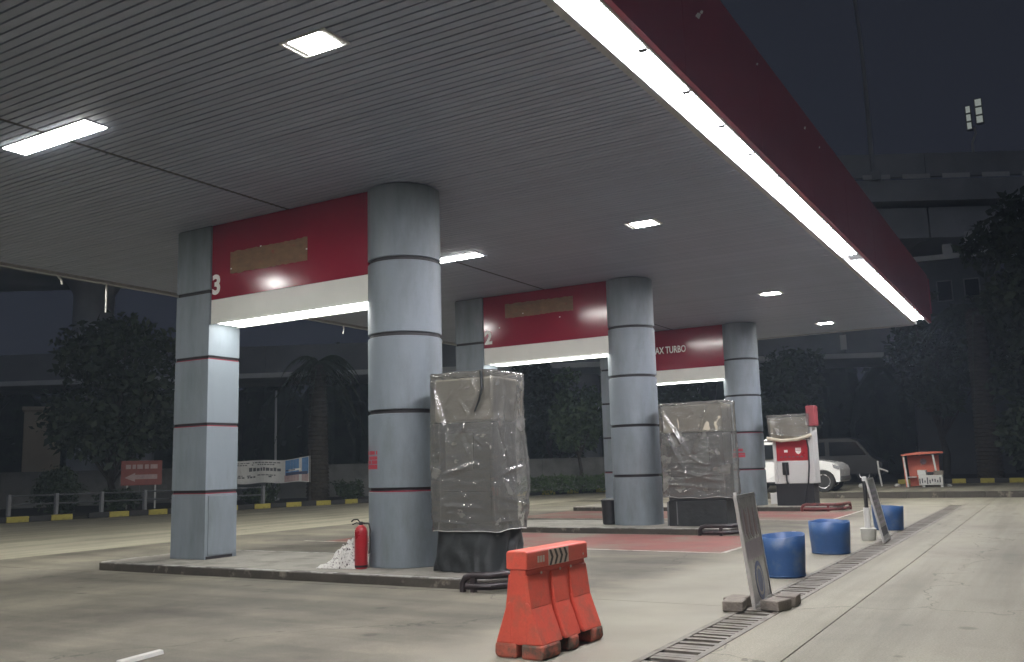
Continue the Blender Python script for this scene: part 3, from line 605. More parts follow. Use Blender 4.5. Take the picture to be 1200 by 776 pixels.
# ------------------------------------------------------------------ orange barrier
t = thing('road_barrier', 'orange plastic water barrier with chevron sticker in the foreground', 'barrier', (-3.655, 6.70, 0), math.radians(-1.5))
L = .50
core = MB().prism([(-.105, .10), (.105, .10), (.085, .45), (.07, .66), (-.07, .66), (-.085, .45)], 'y', -L+.012, L-.012).build('body', 'orange', t, bevel=.012)
MB().prism([(-.095, .66), (.095, .66), (.095, .785), (.08, .80), (-.08, .80), (-.095, .785)], 'y', -L, L).build('top_rail', 'orange', t, bevel=.012)
for s in (-1, 1):
    for y0, y1 in ((-L+.005, -.175), (-.125, .125), (.175, L-.005)):
        # buttress wedge
        a = [(s*.07, .20), (s*.215, .10), (s*.215, .085), (s*.205, .105), (s*.10, .40), (s*.085, .43), (s*.07, .43)]
        MB().prism([(s*.06, .105), (s*.212, .105), (s*.20, .14), (s*.105, .40), (s*.088, .42), (s*.06, .42)], 'y', y0, y1).build('buttress', 'orange', t, bevel=.014)
        MB().prism([(s*.06, .37), (s*.118, .37), (s*.112, .41), (s*.084, .62), (s*.06, .62)], 'y', y0+.008, y1-.008).build('rib', 'orange', t, bevel=.008)
    for y0, y1 in ((-L, -.22), (-.075, .075), (.30, L)):
        MB().prism([(s*.02, 0), (s*.20, 0), (s*.222, .03), (s*.216, .112), (s*.02, .112)], 'y', y0, y1).build('foot', 'orangedirt', t, bevel=.02)
MB().box(-.18, .18, -.22, -.075, .104, .118).build('fork_pocket_roof', 'black', t); MB().box(-.18, .18, .075, .30, .104, .118).build('fork_pocket_roof', 'black', t)
st = MB().box(.0952, .0972, -.17, .16, .662, .786).build('sticker', 'chevl', t)
for i in range(4):
    y = -.16+i*.078
    for za, zb in ((.664, .724), (.724, .784)):
        d = .035 if za < .7 else -.035
        MB().quad((.0982, y+(0 if d > 0 else .035), za), (.0982, y+.035+(0 if d > 0 else .035), za), (.0982, y+.035+(.035 if d > 0 else 0), zb), (.0982, y+(.035 if d > 0 else 0), zb)).build('chevron', 'chev', st)
for y_ in (-.34, -.30, -.26): MB().box(.0955, .0975, y_, y_+.028, .70, .75).build('worn_mark', 'chevl', t)
for y, z in ((-.28, .62), (.02, .62), (.20, .62), (.42, .70)): MB().lathe([(.012, 0), (.010, .006)], n=10).build('plug', 'chevl', t, loc=(.09, y, z)).rotation_euler = (0, math.pi/2, 0)
# ------------------------------------------------------------------ blue half drums
def drum(x, y, r, h, tilt, label, seed):
    t = thing('half_drum', label, 'drum', (x, y, 0), seed, group='blue half drums by the drain')
    m = MB(); n = 48
    prof = [(r*.90, .0), (r*.93, .012), (r*.94, .05), (r*.965, h*.3), (r*1.0, h*.62), (r*1.02, h)]
    for q, z in prof:
        for i in range(n):
            a = 2*math.pi*i/n; zz = z
            if z == h: zz += .020*mn.noise(Vector((math.cos(a)*1.4+seed, math.sin(a)*1.4, seed)))+tilt*math.cos(a)
            rr_ = q*(1+.015*mn.noise(Vector((math.cos(a)+seed, math.sin(a), z*2))))
            m.v.append((rr_*math.cos(a), rr_*math.sin(a), zz))
    for j in range(len(prof)-1):
        for i in range(n): m.f.append((j*n+i, j*n+(i+1) % n, (j+1)*n+(i+1) % n, (j+1)*n+i))
    m.f.append(tuple(range(n))[::-1]); b = m.build('shell', 'blue', t, smooth=True)
    md = b.modifiers.new('thick', 'SOLIDIFY'); md.thickness = .012; md.offset = -1
    MB().lathe([(r*.945, .012), (r*.965, .022), (r*.945, .032)], n=40, cap=False).build('base_ring', 'blue', t, smooth=True)
drum(-3.10, 11.78, .285, .50, .02, 'blue plastic half drum nearest, partly behind the leaning board', .7)
drum(-3.14, 14.78, .30, .48, .01, 'middle blue plastic half drum, unobstructed beside the drain', 2.1)
drum(-3.04, 19.7, .29, .47, .015, 'farthest blue plastic half drum behind the second leaning board', 3.9)
# ------------------------------------------------------------------ leaning notice boards
def board(loc, rz, lean, label, W=.94, H=1.08, style=0):
    t = thing('notice_board', label, 'notice board', loc, rz)
    # local: x = along the board, z = up, y = normal ; built then tipped by lean about x
    t.rotation_euler = (lean, 0, rz)
    MB().box(-W/2+.02, W/2-.02, -.008, .008, .02, H-.02).build('panel', 'board', t)
    for a in ((-W/2, -W/2+.03, -.016, .016, 0, H), (W/2-.03, W/2, -.016, .016, 0, H), (-W/2+.03, W/2-.03, -.016, .016, 0, .03), (-W/2+.03, W/2-.03, -.016, .016, H-.03, H)): MB().box(*a).build('frame', 'alu', t)
    if style == 0:
        e = -.0105
        def pr(n, m_, pts): MB().prism(pts, 'y', e, -.0085).build(n, m_, t)
        rnd = random.Random(5)
        for i in range(7):
            x = -.36+i*.11; pr('printed_figure', 'printred' if i % 2 else 'lilac', [(x, .66+rnd.uniform(0, .06)), (x+.08, .64), (x+.09+rnd.uniform(-.02, .02), .86+rnd.uniform(0, .1)), (x+.03, .92+rnd.uniform(0, .05))])
        pr('printed_field', 'lilac', [(-.42, .44), (.42, .44), (.42, .62), (-.42, .62)])
        for rr_, m_ in ((.20, 'printblue'), (.15, 'board'), (.12, 'printblue')):
            e -= .0006; pr('printed_ring', m_, [(rr_*math.cos(2*math.pi*i/24), .22+rr_*.95*math.sin(2*math.pi*i/24)) for i in range(24)])
    else:
        for i in range(7): MB().box(-.36, .36-(i % 3)*.08, -.0105, -.0085, .30+i*.09, .34+i*.09).build('printed_line', 'lilac', t)
        MB().box(-.40, .40, -.0105, -.0085, .10, .24).build('printed_field', 'ink', t)
    MB().box(-W/2+.02, -W/2+.06, -.014, .014, H, H+.03).build('hook', 'white', t)
    return t
board((-2.69, 9.38, .03), math.radians(95.5), math.radians(-6.5), 'leaning printed notice board propped on paving blocks by the drain')
board((-2.66, 16.9, .02), math.radians(93), math.radians(-11), 'farther leaning white-framed board beside the pole in a bucket', style=1)
for i, (x, y, rz, z, l) in enumerate(((-2.86, 8.99, .15, 0, 'grey paving block left of the near board foot'), (-2.50, 9.15, -.25, 0, 'grey paving block in front of the near board, closest to the driveway'), (-2.47, 9.50, .05, 0, 'grey paving block right of the near board foot'), (-2.90, 9.22, -.1, 0, 'grey paving block behind the near board'))):
    b = MB().box(-.10, .10, -.13, .13, .004, .104).build('paving_block', 'brick', loc=(x, y, z), bevel=.012); b.rotation_euler.z = rz; tag(b, l, 'paving block', 'paving blocks holding the leaning board')
t = thing('marker_pole', 'black and white pole standing in a pale bucket by the drain', 'pole', (-2.99, 17.15, 0))
MB().lathe([(.11, 0), (.12, .02), (.135, .20), (.125, .21)], n=24).build('bucket', 'greenwhite', t, smooth=True)
MB().lathe([(.055, .20), (.055, .56)], n=16).build('white_sleeve', 'white', t, smooth=True); MB().lathe([(.035, .56), (.035, 1.02)], n=16).build('pole', 'black', t, smooth=True)
MB().lathe([(.04, 1.02), (.04, 1.08), (.02, 1.1)], n=16).build('cap', 'white', t, smooth=True)
# loose stick in the foreground
tag(MB().prism([(-.03, 0), (.03, 0), (.02, .03), (-.02, .035)], 'y', -.45, 0).build('wooden_stick', 'sack'), 'pale stick lying on the concrete at the bottom edge', 'stick')
s_ = [o for o in COL.objects if o.name.startswith('wooden_stick')][-1]; s_.location = (-6.50, 5.22, .004); s_.rotation_euler.z = math.radians(8); s_.data.materials[0] = K['greenwhite']
# things hanging from the far canopy edge
tag(MB().lathe([(.018, -.60), (.018, 0)], n=10).build('hanging_rod', 'white', loc=(XL, 11.97, ZC-.062)), 'short white rod hanging from the far canopy edge', 'rod')
tag(MB().tube([(0, 0, 0), (.0, .05, -.05), (0, .10, -.09), (0, .11, -.17)], .02, 6).build('hanging_wire', 'white', loc=(XL, 10.85, ZC-.05), smooth=True), 'curled loose wire end at the far canopy edge', 'wire')
tag(MB().tube([(0, 0, 0), (0, .03, -.1), (0, .0, -.24)], .018, 6).build('hanging_wire', 'white', loc=(XL, 19.45, ZC-.05), smooth=True), 'loose wire under the canopy edge right of sign 3', 'wire')
# ------------------------------------------------------------------ far pavement: car, stall, posts
def wheel(t, x, y, r=.39):
    w = MB().lathe([(r*.66, -.11), (r*.93, -.12), (r, -.09), (r, .09), (r*.93, .12), (r*.66, .11)], n=32).build('wheel', 'tyre', t, smooth=True, loc=(x, y, r)); w.rotation_euler = (math.pi/2, 0, 0)
    for z in ((.085, .10),):
        MB().lathe([(r*.62, .06), (r*.66, .118), (r*.58, .112), (r*.55, .08)], n=28, cap=False).build('rim', 'silver', w, smooth=True)
        MB().lathe([(r*.6, .055), (r*.6, .06)], n=24).build('hub_shadow', 'black', w); MB().lathe([(r*.14, .06), (r*.13, .105)], n=14).build('hub', 'silver', w, smooth=True)
        for i in range(6):
            a = i*math.pi/3; c, s = math.cos(a), math.sin(a); q = []
            for u, v in ((r*.10, -.035), (r*.60, -.05), (r*.60, .05), (r*.10, .035)): q.append((u*c-v*s, u*s+v*c))
            MB().prism(q, 'z', .065, .105).build('spoke', 'silver', w)
t = thing('parked_car', 'white parked SUV behind the farthest pump, nose to the right', 'car', (-7.47, 35.65, .2))
# local x forward, side facing -y ; front wheel at x=0
Wd = .92
side = [(.60, .55), (.62, .80), (.56, .95), (.36, 1.06), (.0, 1.13), (-.50, 1.20), (-.95, 1.72), (-1.25, 1.86), (-3.2, 1.90), (-3.65, 1.80), (-3.80, 1.20), (-3.86, .60), (-3.80, .36)]
def arch(cx_, r=.46, n=10): return [(cx_+r*math.cos(math.pi*(1-i/n)), .36+r*.98*math.sin(math.pi*(1-i/n))) for i in range(n+1)]
poly = side+arch(-2.78)+arch(0.)+[(.58, .36)]
bm = bmesh.new(); n = len(poly)
def yy_(z): return Wd-(.0 if z < 1.15 else (z-1.15)*.28)
lo = [bm.verts.new((x, -yy_(z), z)) for x, z in poly]; hi = [bm.verts.new((x, yy_(z), z)) for x, z in poly]
bm.faces.new(lo[::-1]); bm.faces.new(hi)
for i in range(n): bm.faces.new((lo[i], lo[(i+1) % n], hi[(i+1) % n], hi[i]))
bmesh.ops.triangulate(bm, faces=[f for f in bm.faces if len(f.verts) > 4]); bmesh.ops.recalc_face_normals(bm, faces=bm.faces)
me = bpy.data.meshes.new('body'); bm.to_mesh(me); bm.free(); me.materials.append(K['carwhite']); link('body', me, t)
def sidewin(name, pts, mt, off): return MB().quad(*[(x, -(yy_(z)+off), z) for x, z in pts]).build(name, mt, t)
sidewin('front_window', [(-.72, 1.24), (-1.55, 1.24), (-1.55, 1.76), (-1.18, 1.76)], 'glass', .004)
sidewin('rear_window', [(-1.65, 1.24), (-2.60, 1.24), (-2.60, 1.78), (-1.65, 1.77)], 'glass', .004)
sidewin('cargo_window', [(-2.70, 1.24), (-3.55, 1.26), (-3.48, 1.74), (-2.70, 1.78)], 'glass', .004)
MB().quad((-.55, -.80, 1.25), (-.95, -.70, 1.69), (-.95, .70, 1.69), (-.55, .80, 1.25)).build('windscreen', 'glass', t, loc=(.012, 0, .012))
for s in (-1, 1): MB().prism([(.40, .86), (.60, .80), (.57, .93), (.36, 1.0)], 'y', s*.925-.01, s*.925+.01).build('headlight', 'silver', t)
MB().box(.56, .65, -.86, .86, .40, .56).build('bumper', 'darkgrey', t, bevel=.02); MB().box(-2.25, -.52, -.96, -.90, .33, .39).build('side_step', 'black', t, bevel=.01)
for x in (-1.6, -2.65): MB().box(x-.004, x+.004, -Wd-.003, -Wd+.002, .45, 1.2).build('door_seam', 'black', t)
MB().box(-.85, -.62, -1.10, -.90, 1.20, 1.38).build('mirror', 'carwhite', t, bevel=.03)
for s in (-1, 1): MB().tube([(-1.4, s*.6, 1.95), (-3.1, s*.6, 1.97)], .025).build('roof_rail', 'silver', t, smooth=True)
for a in ((0, -.80), (-2.78, -.80), (0, .80), (-2.78, .80)): wheel(t, *a)
t = thing('hazard_lamp', 'small glowing orange lamp above the white car roof', 'lamp', (-9.45, 36.4, .2))
MB().lathe([(.03, 0), (.03, 2.05)], n=10).build('post', 'darkgrey', t); MB().lathe([(.10, 2.05), (.20, 2.12), (.22, 2.4), (.14, 2.56), (.02, 2.6)], n=18).build('globe', 'cargl', t, smooth=True)
# dark van behind
t = thing('parked_van', 'dark parked van in the shade left of the red stall', 'van', (-9.4, 46.4, .26))
MB().prism([(-2.3, .35), (2.3, .35), (2.35, .9), (1.9, 1.15), (1.3, 1.95), (.9, 2.1), (-2.2, 2.1), (-2.35, 1.2)], 'y', -.9, .9).build('body', 'vandark', t, bevel=.05)
MB().prism([(-2.0, 1.25), (-.2, 1.25), (-.2, 1.9), (-2.0, 1.9)], 'y', -.915, -.905).build('side_window', 'glass', t); MB().prism([(0., 1.25), (1.65, 1.25), (1.2, 1.88), (0., 1.9)], 'y', -.915, -.905).build('side_window', 'glass', t)
for a in ((-1.5, -.78), (1.5, -.78), (-1.5, .78), (1.5, .78)): wheel(t, a[0], a[1], .36)
# red stall
t = thing('street_stall', 'small open red stall with a slanting roof on the far pavement', 'stall', (-4.62, 39.6, .2), math.radians(6))
MB().prism([(-.55, .0), (.52, .15), (.56, 1.22), (-.60, 1.22)], 'y', .30, .34).build('back_panel', 'stallred', t)
MB().prism([(-.66, 0), (-.60, 0), (-.68, 1.24), (-.74, 1.22)], 'y', -.32, -.26).build('post', 'white', t); MB().prism([(.40, .42), (.47, .42), (.38, 1.24), (.31, 1.24)], 'y', -.32, -.26).build('post', 'white', t)
MB().prism([(-.70, 0), (-.66, 0), (-.72, 1.22), (-.76, 1.22)], 'y', -.25, .30).build('side_panel', 'stallred', t)
MB().prism([(-.80, 1.22), (.72, 1.30), (.72, 1.36), (-.25, 1.36), (-.80, 1.27)], 'y', -.42, .42).build('roof', 'stallred', t)
MB().lathe([(.11, 0), (.12, .01)], n=16).build('round_mark', 'printred', t, loc=(-.02, .295, .98)).rotation_euler = (math.pi/2, 0, 0)
MB().box(-.62, -.3, -.05, .29, .36, .40).build('shelf', 'white', t)
t = thing('crate_heap', 'pale heap of crates and rubbish in front of the red stall', 'heap', (-4.30, 39.15, .2))
rnd = random.Random(3)
MB().box(-.48, .38, -.2, .2, .08, .46).build('crate', 'white', t, bevel=.02); MB().box(-.52, -.2, -.1, .15, .46, .66).build('box', 'white', t, bevel=.02); MB().box(.05, .40, -.05, .2, .46, .62).build('box', 'brick', t, bevel=.02); MB().box(-.18, .05, -.1, .1, .46, .58).build('bag', 'black', t, bevel=.03)
for x in (-.38, .28): MB().box(x, x+.1, -.15, .15, 0, .08).build('leg', 'white', t)
for i in range(9): x = -.46+i*.09; MB().box(x, x+.045, -.212, -.202, .12+rnd.uniform(0, .1), .2+rnd.uniform(.05, .2)).build('slot', 'ink', t)
t = thing('bent_post', 'thin white post with a bent arm on the far pavement', 'post', (-6.42, 40.8, .2))
MB().tube([(0, 0, 0), (-.08, 0, .6), (-.10, 0, 1.05)], .035).build('post', 'white', t, smooth=True); MB().tube([(-.09, 0, .75), (.1, 0, .68), (.28, 0, .60)], .035).build('arm', 'white', t, smooth=True)
for i, (x, y, s, l) in enumerate(((-7.0, 39.6, .16, 'small pale stone on the pavement left of the bent post'), (-5.7, 39.9, .13, 'small pale stone on the pavement left of the stall'), (-3.75, 39.4, .10, 'small pale lump right of the stall'))):
    tag(MB().lathe([(s*.7, 0), (s, s*.4), (s*.6, s*.9), (s*.1, s)], n=9).build('stone', 'white', loc=(x, y, .2)), l, 'stone')
# ------------------------------------------------------------------ vegetation
def leafmesh(pts, size, rnd, asp=.5):
    m = MB()
    for p in pts:
        d = Vector((rnd.gauss(0, 1), rnd.gauss(0, 1), rnd.gauss(-.25, .8))).normalized(); e = d.cross(Vector((rnd.gauss(0, 1), rnd.gauss(0, 1), rnd.gauss(0, 1)))).normalized()
        s = size*rnd.uniform(.35, 1.7); p = Vector(p)
        m.quad(p, p+d*s*.5+e*s*asp*.5, p+d*s, p+d*s*.5-e*s*asp*.5)
    return m
def tree(name, label, loc, h, r, base, seed, leaves=5000, size=.28, trunk=.18, m_='leaf', squash=1., clumps=26):
    rnd = random.Random(seed); t = thing(name, label, 'tree', loc)
    cz = base+(h-base)*.5; ctr = []
    for i in range(clumps):
        while True:
            q = Vector((rnd.uniform(-1, 1), rnd.uniform(-1, 1), rnd.uniform(-1, 1)))
            if .25 < q.length < 1: break
        ctr.append((Vector((q.x*r*.8, q.y*r*.8, cz+q.z*(h-base)*.46)), rnd.uniform(.25, .48)*r*squash))
    tr = MB().tube([(0, 0, 0), (.04*r, .02, base*.5), (-.03*r, 0, base), (.02*r, .05, cz)], trunk, 10, trunk*.35)
    for c, s in ctr[:14]: tr.tube([(0, 0, base*.85), tuple(c*.5+Vector((0, 0, base*.45))), tuple(c)], trunk*.3, 6, trunk*.07)
    tr.build('trunk', 'bark', t, smooth=True)
    pts = []
    for i in range(leaves):
        c, s = rnd.choice(ctr); q = Vector((rnd.gauss(0, 1), rnd.gauss(0, 1), rnd.gauss(0, 1))).normalized()*s*(rnd.random()**.45)
        pts.append(c+Vector((q.x, q.y, q.z*.75)))
    leafmesh(pts, size, rnd).build('crown', m_, t)
    return t
def palm(label, loc, h, seed, trunk=.28, nf=26, fl=2.6, m_='leaf'):
    rnd = random.Random(seed); t = thing('palm_tree', label, 'tree', loc); m = MB()
    prof = []
    for i in range(int(h/.18)):
        z = i*.18; r = trunk*(1.25-.35*i*.18/h); prof += [(r*1.06, z), (r*.92, z+.16)]
    m.lathe(prof, n=14).build('trunk', 'bark', t, smooth=True)
    c = MB()
    for k in range(nf):
        a = rnd.uniform(0, 2*math.pi); el = rnd.uniform(-.9, 1.2); L_ = fl*rnd.uniform(.75, 1.1); d = Vector((math.cos(a), math.sin(a), 0)); pts = []
        for j in range(11):
            u = j/10; pts.append(Vector((0, 0, h))+d*L_*u*max(.3, math.cos(el*.7))+Vector((0, 0, L_*(math.sin(el)*u*.8-1.0*u*u))))
        c.tube(pts, .03, 5, .008); sd = d.cross(Vector((0, 0, 1)))
        for j in range(1, 40):
            u = j/40; q = u*10; i0 = min(9, int(q)); p = pts[i0].lerp(pts[i0+1], q-i0); ll = .62*math.sin(math.pi*min(1, u*.9+.12))
            for s in (-1, 1):
                e = p+sd*s*ll*.75+d*ll*.35+Vector((0, 0, -ll*rnd.uniform(.3, .8))); wv = d*.028
                c.quad(p-wv, p+wv, e)
    c.build('crown', m_, t); return t
tree('broadleaf_tree', 'large dark tree left of the square column, behind the red arrow sign', (-35.4, 25.6, .1), 8.6, 3.3, 1.2, 11, 9000, .34, .22, clumps=34)
tree('broadleaf_tree', 'dark tree at the left picture edge behind the low wall', (-41., 20.2, .1), 7.5, 2.8, 1.6, 12, 5000, .34)
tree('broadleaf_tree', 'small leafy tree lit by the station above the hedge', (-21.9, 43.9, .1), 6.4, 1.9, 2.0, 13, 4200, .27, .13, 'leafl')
tree('broadleaf_tree', 'dark tree behind the small lit tree near the nearest wrapped pump', (-25.5, 47.6, .1), 8.0, 3.0, 1.6, 14, 5000, .36)
tree('broadleaf_tree', 'dark tree filling the gap left of the second round column', (-18.6, 48.4, .1), 8.4, 2.9, 1.4, 15, 5000, .36)
tree('broadleaf_tree', 'tall dark tree at the right picture edge beyond the yellow kerb blocks', (-.1, 49.0, .26), 13.8, 3.6, 3.4, 16, 9000, .42, .3, clumps=34)
tree('broadleaf_tree', 'dark tree behind the red stall', (-5.3, 54.5, .26), 10.6, 3.2, 2.4, 17, 6000, .4, .24)
tree('broadleaf_tree', 'dark slender tree behind the white car', (-12.2, 50.2, .26), 7.6, 2.1, 2.6, 18, 3200, .36)
tree('broadleaf_tree', 'bushy tree at lower right behind the yellow kerb blocks', (-.6, 46.4, .26), 3.6, 1.7, .5, 19, 3200, .3, .12)
palm('shaggy palm behind the banner between the columns of sign 3', (-30.6, 33.3, .1), 6.6, 21, .44)
palm('thick-trunked palm right of the red stall', (-2.85, 49.0, .26), 8.2, 22, .46, 30, 3.4)
b = tree('round_bush', 'round clipped bush near the kerb at far left', (-34.2, 22.4, .1), 1.85, .95, -.15, 23, 6000, .12, .06, clumps=60); b['category'] = 'bush'
b = tree('low_bush', 'low dark bush below the banner', (-31.2, 30.2, .1), .62, .9, .05, 24, 1600, .16, .05, clumps=20); b['category'] = 'bush'
b = tree('low_bush', 'low dark bush under the palm right of the banner', (-28.9, 33.6, .1), .9, .9, .05, 25, 1600, .16, .05, clumps=20); b['category'] = 'bush'
b = tree('low_bush', 'low dark bush left of the red arrow sign', (-33.0, 24.2, .1), .9, .8, .05, 26, 1500, .16, .05, clumps=20); b['category'] = 'bush'
# hedge along the kerb below the small tree
rnd = random.Random(31); pts = []
for i in range(9000):
    u = rnd.random(); a = Vector((-26.0, 36.2, 0)).lerp(Vector((-14.6, 45.6, 0)), u); w_ = rnd.gauss(0, .33); a += Vector((-.5, .75, 0))*w_; pts.append((a.x, a.y, .1+rnd.random()**.6*(.78+.12*mn.noise(a*1.3))))
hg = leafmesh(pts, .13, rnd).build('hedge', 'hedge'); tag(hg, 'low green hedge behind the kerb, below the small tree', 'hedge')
# far dark wood behind everything
rnd = random.Random(41); pts = []; core = MB(); dirv = Vector((.875, .484, 0)); nrm = Vector((-.484, .875, 0)); P0 = nrm*80
for i in range(70):
    c = P0+dirv*(-75+i*2.3)+nrm*rnd.uniform(-3, 3); hh = rnd.uniform(9., 12.5)
    core.lathe([(2.2, 0), (2.6, hh*.4), (1.9, hh*.75), (.4, hh*.95)], c.x, c.y, 8)
    for k in range(140):
        q = Vector((rnd.gauss(0, 1), rnd.gauss(0, 1), 0)).normalized(); z = rnd.random(); rr_ = 2.9*(1-.7*z*z); pts.append((c.x+q.x*rr_, c.y+q.y*rr_, z*hh))
lm = leafmesh(pts, .8, rnd); o_ = len(core.v); core.v += lm.v; core.f += [tuple(o_+i for i in f) for f in lm.f]
fwood = core.build('far_trees', 'leaf'); fwood['kind'] = 'stuff'; fwood['label'] = 'dark mass of trees far behind the viaduct'
# ------------------------------------------------------------------ walls, banner, signs
bw = thing('boundary_wall', 'low grey plaster boundary wall behind the trees', 'wall')
wp = [(-47, 17), (-41.5, 27.8), (-33.5, 37.2), (-27, 42.2), (-21.3, 45.6), (-14, 49.5)]
for a, b in zip(wp, wp[1:]):
    a, b = Vector(a+(0,)), Vector(b+(0,)); d = b-a; nseg = max(1, int(d.length/3))
    for i in range(nseg):
        p = a+d*(i/nseg); q = a+d*((i+1)/nseg); n_ = Vector((-d.y, d.x, 0)).normalized()*.1; gp = d.normalized()*.01
        MB().prism([((p+gp)-n_).to_2d(), ((q-gp)-n_).to_2d(), ((q-gp)+n_).to_2d(), ((p+gp)+n_).to_2d()], 'z', 0, 1.72).build('wall_panel', 'wall', bw)
        MB().prism([((p+gp)-n_*1.5).to_2d(), ((q-gp)-n_*1.5).to_2d(), ((q-gp)+n_*1.5).to_2d(), ((p+gp)+n_*1.5).to_2d()], 'z', 1.723, 1.80).build('coping', 'wall', bw)
pl = thing('gate_pillar', 'tall beige plaster pillar beside the dark tree at far left', 'pillar', (-44.2, 27.9, 0), math.radians(57))
MB().box(-.85, .85, -.6, .6, 0, 4.85).build('shaft', 'pillar', pl, bevel=.04); MB().box(-.95, .95, -.7, .7, 4.85, 5.05).build('cap', 'pillar', pl, bevel=.03)
dv = Vector((-30.6-(-33.6), 32.4-29.4)); ang = math.atan2(dv.y, dv.x)
bn = thing('banner', 'white printed banner with a blue picture at its right end', 'banner', (-31.75, 31.45, 0), ang-.02)
m = MB(); n = 30; top = lambda x: 2.03+.16*max(0, (x-.4)/1.4)**1.5-.02*math.sin(x*3); bot = lambda x: .98-.03*math.sin(x*4)
def strip(name, mt, x0, x1, f0, f1, y=0.):
    mm = MB()
    for i in range(n):
        a, b = x0+(x1-x0)*i/n, x0+(x1-x0)*(i+1)/n; w1, w2 = .05*math.sin(a*5), .05*math.sin(b*5)
        za = lambda x, f: bot(x)+(top(x)-bot(x))*f
        mm.quad((a, w1+y, za(a, f0)), (b, w2+y, za(b, f0)), (b, w2+y, za(b, f1)), (a, w1+y, za(a, f1)))
    return mm.build(name, mt, bn)
c_ = strip('cloth', 'white', -2.2, 1.75, 0, 1); md = c_.modifiers.new('thick', 'SOLIDIFY'); md.thickness = .008; md.offset = 1
strip('blue_picture', 'skyblue', .60, 1.66, .33, .97, -.008); strip('pink_picture', 'pink', .30, 1.66, .03, .33, -.008)
strip('dark_buildings', 'navy', .62, 1.62, .30, .42, -.016); strip('pale_cloud', 'lettering', .75, 1.3, .48, .56, -.016); strip('dark_buildings', 'navy', .62, 1.05, .50, .55, -.016)
rnd = random.Random(8)
for f, h, dens in ((.87, .05, .8), (.78, .06, .85), (.52, .17, .75), (.32, .05, .9), (.24, .07, .5)):
    x = -2.0
    while x < (.25 if f > .3 else -.1):
        wd = rnd.uniform(.05, .16)*(1.3 if h > .1 else 1)
        if rnd.random() < dens: strip('printed_text', 'ink', x, x+wd, f, f+h*rnd.uniform(.7, 1), -.012)
        x += wd+.035
for x in (-2.15, 1.72): MB().lathe([(.04, 0), (.04, 2.5)], n=10).build('pole', 'bark', bn, loc=(x, .07, 0))
ps = thing('thin_pole', 'thin grey pole rising behind the banner', 'pole', (-33.3, 33.2, .1)); MB().lathe([(.06, 0), (.055, 5.4)], n=10).build('shaft', 'viaduct', ps); MB().box(-.15, .15, -.15, .15, 0, .12).build('foot', 'viaduct', ps)
rs = thing('arrow_sign', 'faded red sign board with a white arrow pointing left', 'sign', (-33.3, 25.5, .1), math.radians(52))
MB().box(-.80, .80, -.02, .02, .98, 2.0).build('board', 'signmaroon', rs)
MB().prism([(-.66, 1.30), (-.25, 1.13), (-.25, 1.23), (.62, 1.23), (.62, 1.42), (-.25, 1.42), (-.25, 1.50)], 'y', -.026, -.021).build('arrow', 'pink', rs)
for x, wd in ((-.62, .2), (-.36, .13), (-.18, .22), (.12, .16), (.34, .28)): MB().box(x, x+wd, -.026, -.021, 1.66, 1.84).build('lettering', 'pink', rs)
for x in (-.55, .55): MB().box(x-.03, x+.03, .02, .08, 0, 1.95).build('post', 'white', rs)
rf = thing('rail_fence', 'low white post and rail fence behind the left kerb', 'fence', (0, 0, .1))
fa, fb = Vector((-33.9, 20.2, 0)), Vector((-29.6, 28.8, 0))
for i in range(7): p = fa.lerp(fb, i/6); MB().box(p.x-.06, p.x+.06, p.y-.06, p.y+.06, 0, .8).build('post', 'ramp', rf)
for z in (.42, .74): MB().tube([(fa.x, fa.y, z), (fb.x, fb.y, z)], .035, 6).build('rail', 'darkwall', rf)
# ------------------------------------------------------------------ viaducts, far building
def span(P, d, t0, t1, n_off, th, z0, z1):
    n_ = Vector((-d.y, d.x, 0)); a = P+d*t0+n_*n_off; b = P+d*t1+n_*n_off; c = n_*th
    return MB().prism([a.to_2d(), b.to_2d(), (b+c).to_2d(), (a+c).to_2d()], 'z', z0, z1)
d1 = Vector((.862, .507, 0)).normalized(); P1 = Vector((0, 66, 0))
va = thing('upper_viaduct', 'high concrete viaduct with a parapet against the night sky', 'viaduct')
for i in range(14):
    a = -110+i*11.5
    span(P1, d1, a+.02, a+11.48, 0, .35, 19.2, 20.75).build('parapet_panel', 'viaduct', va)
    span(P1, d1, a+.05, a+11.45, .25, 9, 15.2, 17.2).build('girder', 'viaduct', va)
span(P1, d1, -110, 51, -.35, 11, 17.5, 18.9).build('deck', 'viaduct', va)
for i in range(60):
    a = -100+i*2.55
    span(P1, d1, a, a+1.75, -.42, .06, 18.95, 19.25).build('rail_panel', 'viaductl', va)
for a in (-95, -62, -29, 4, 37):
    n_ = Vector((-d1.y, d1.x, 0)); c = P1+d1*a+n_*4.5; MB().lathe([(1.3, 0), (1.3, 13.8), (2.2, 15.2)], c.x, c.y, 20).build('pier', 'viaduct', va, smooth=True)
d2 = Vector((.887, .461, 0)).normalized(); P2 = Vector((-7.95, 59.47, 0))
vb = thing('lower_ramp', 'low dark concrete ramp crossing behind the trees', 'viaduct')
for i in range(12):
    a = -75+i*9.
    span(P2, d2, a+.02, a+8.98, 0, .3, 7.7, 9.4).build('side_wall', 'ramp', vb)
span(P2, d2, -75, 33, -.3, 6, 7.35, 7.66).build('ledge', 'viaductl', vb)
for a in (-66, -48, -30, -12, 6, 24): c = P2+d2*a+Vector((-d2.y, d2.x, 0))*3; MB().lathe([(.55, 0), (.55, 7.35)], c.x, c.y, 16).build('pier', 'viaduct', vb, smooth=True)
for a, hh in ((-3., .9), (.9, 1.6)): c = P2+d2*a; MB().box(c.x-.18, c.x+.18, c.y-.36, c.y-.31, 7.9, 7.9+hh).build('sign_plate', 'viaductl', vb)
tl = thing('lamp_mast', 'tall thin lamp mast on the high viaduct', 'mast', tuple(P1+d1*(-9.9)+Vector((0, 0, 18.9))))
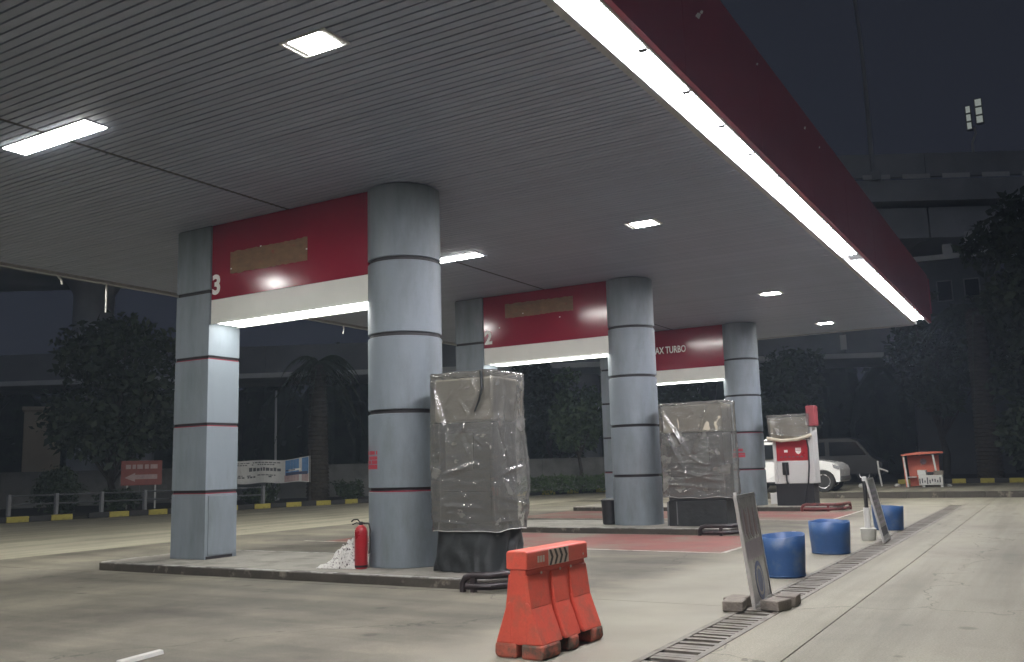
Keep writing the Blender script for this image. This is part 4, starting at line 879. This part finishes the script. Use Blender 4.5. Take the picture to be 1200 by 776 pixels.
MB().tube([(0, 0, 0), (.0, 0, 8), (-.35, 0, 17)], .16, 8, .09).build('shaft', 'viaduct', tl, smooth=True); MB().box(-.5, .5, -.5, .1, 0, .6).build('base', 'viaduct', tl); MB().tube([(-.35, 0, 17), (-1.0, 0, 17.6), (-2.2, 0, 17.8)], .08, 6).build('arm', 'viaduct', tl)
ls = thing('road_signal', 'pair of pale lit panels on a bent pole above the viaduct', 'sign', tuple(P1+d1*(-3.3)+Vector((0, 0, 20.75))))
MB().tube([(0, 0, 0), (.0, 0, .6), (.25, 0, 1.2), (.22, 0, 1.6)], .07, 8).build('pole', 'viaductl', ls, smooth=True)
for x0, x1, z0, z1 in ((-.25, .12, 1.45, 3.1), (.32, .80, 1.75, 3.45)):
    pn = MB().box(x0, x1, -.1, .1, z0, z1).build('panel', 'darkgrey', ls)
    for j in range(3): zz = z0+.08+j*(z1-z0)/3; MB().box(x0+.06, x1-.06, -.12, -.102, zz, zz+(z1-z0)/3-.12).build('lit_field', 'lamp', pn)
fbd = thing('far_building', 'flat-roofed dark building with pale parapet behind the right-hand trees', 'building', (-4.6, 60.5, 0), math.radians(8))
MB().box(-2.6, 2.4, 0, 4, 0, 13.2).build('wall', 'darkwall', fbd); MB().box(-2.75, 2.55, -.15, 4.1, 13.2, 13.5).build('parapet', 'viaductl', fbd)
for x, z in ((-1.9, 10.6), (-.4, 10.6), (1.1, 10.6)): w_ = MB().box(x-.45, x+.45, -.05, -.01, z, z+1.3).build('window', 'wall', fbd); MB().box(x-.37, x+.37, -.07, -.052, z+.08, z+1.22).build('pane', 'glass', w_)
for x, z, s in ((.0, 13.5, .55), (1.3, 14.1, .6)):
    tk = MB().box(x-s/2, x+s/2, .3, .3+s, z, z+s*1.3).build('roof_tank', 'viaductl', fbd, bevel=.05)
    if z > 13.6: MB().box(x-.22, x+.22, .35, .8, 13.5, z).build('tank_stand', 'wall', fbd)

# ------------------------------------------------------------------ night haze
hz = MB().box(-140, 90, -40, 140, -1.2, 42).build('haze', 'asphalt'); hz['kind'] = 'stuff'; hz['label'] = 'thin night haze'
hm = bpy.data.materials.new('haze'); hm.use_nodes = True; hn = hm.node_tree; hn.nodes.clear()
ho = hn.nodes.new('ShaderNodeOutputMaterial'); pv = hn.nodes.new('ShaderNodeVolumePrincipled'); pv.inputs['Color'].default_value = (.66, .80, 1, 1); pv.inputs['Density'].default_value = .0011; pv.inputs['Anisotropy'].default_value = .2
hn.links.new(pv.outputs[0], ho.inputs['Volume']); hz.data.materials[0] = hm
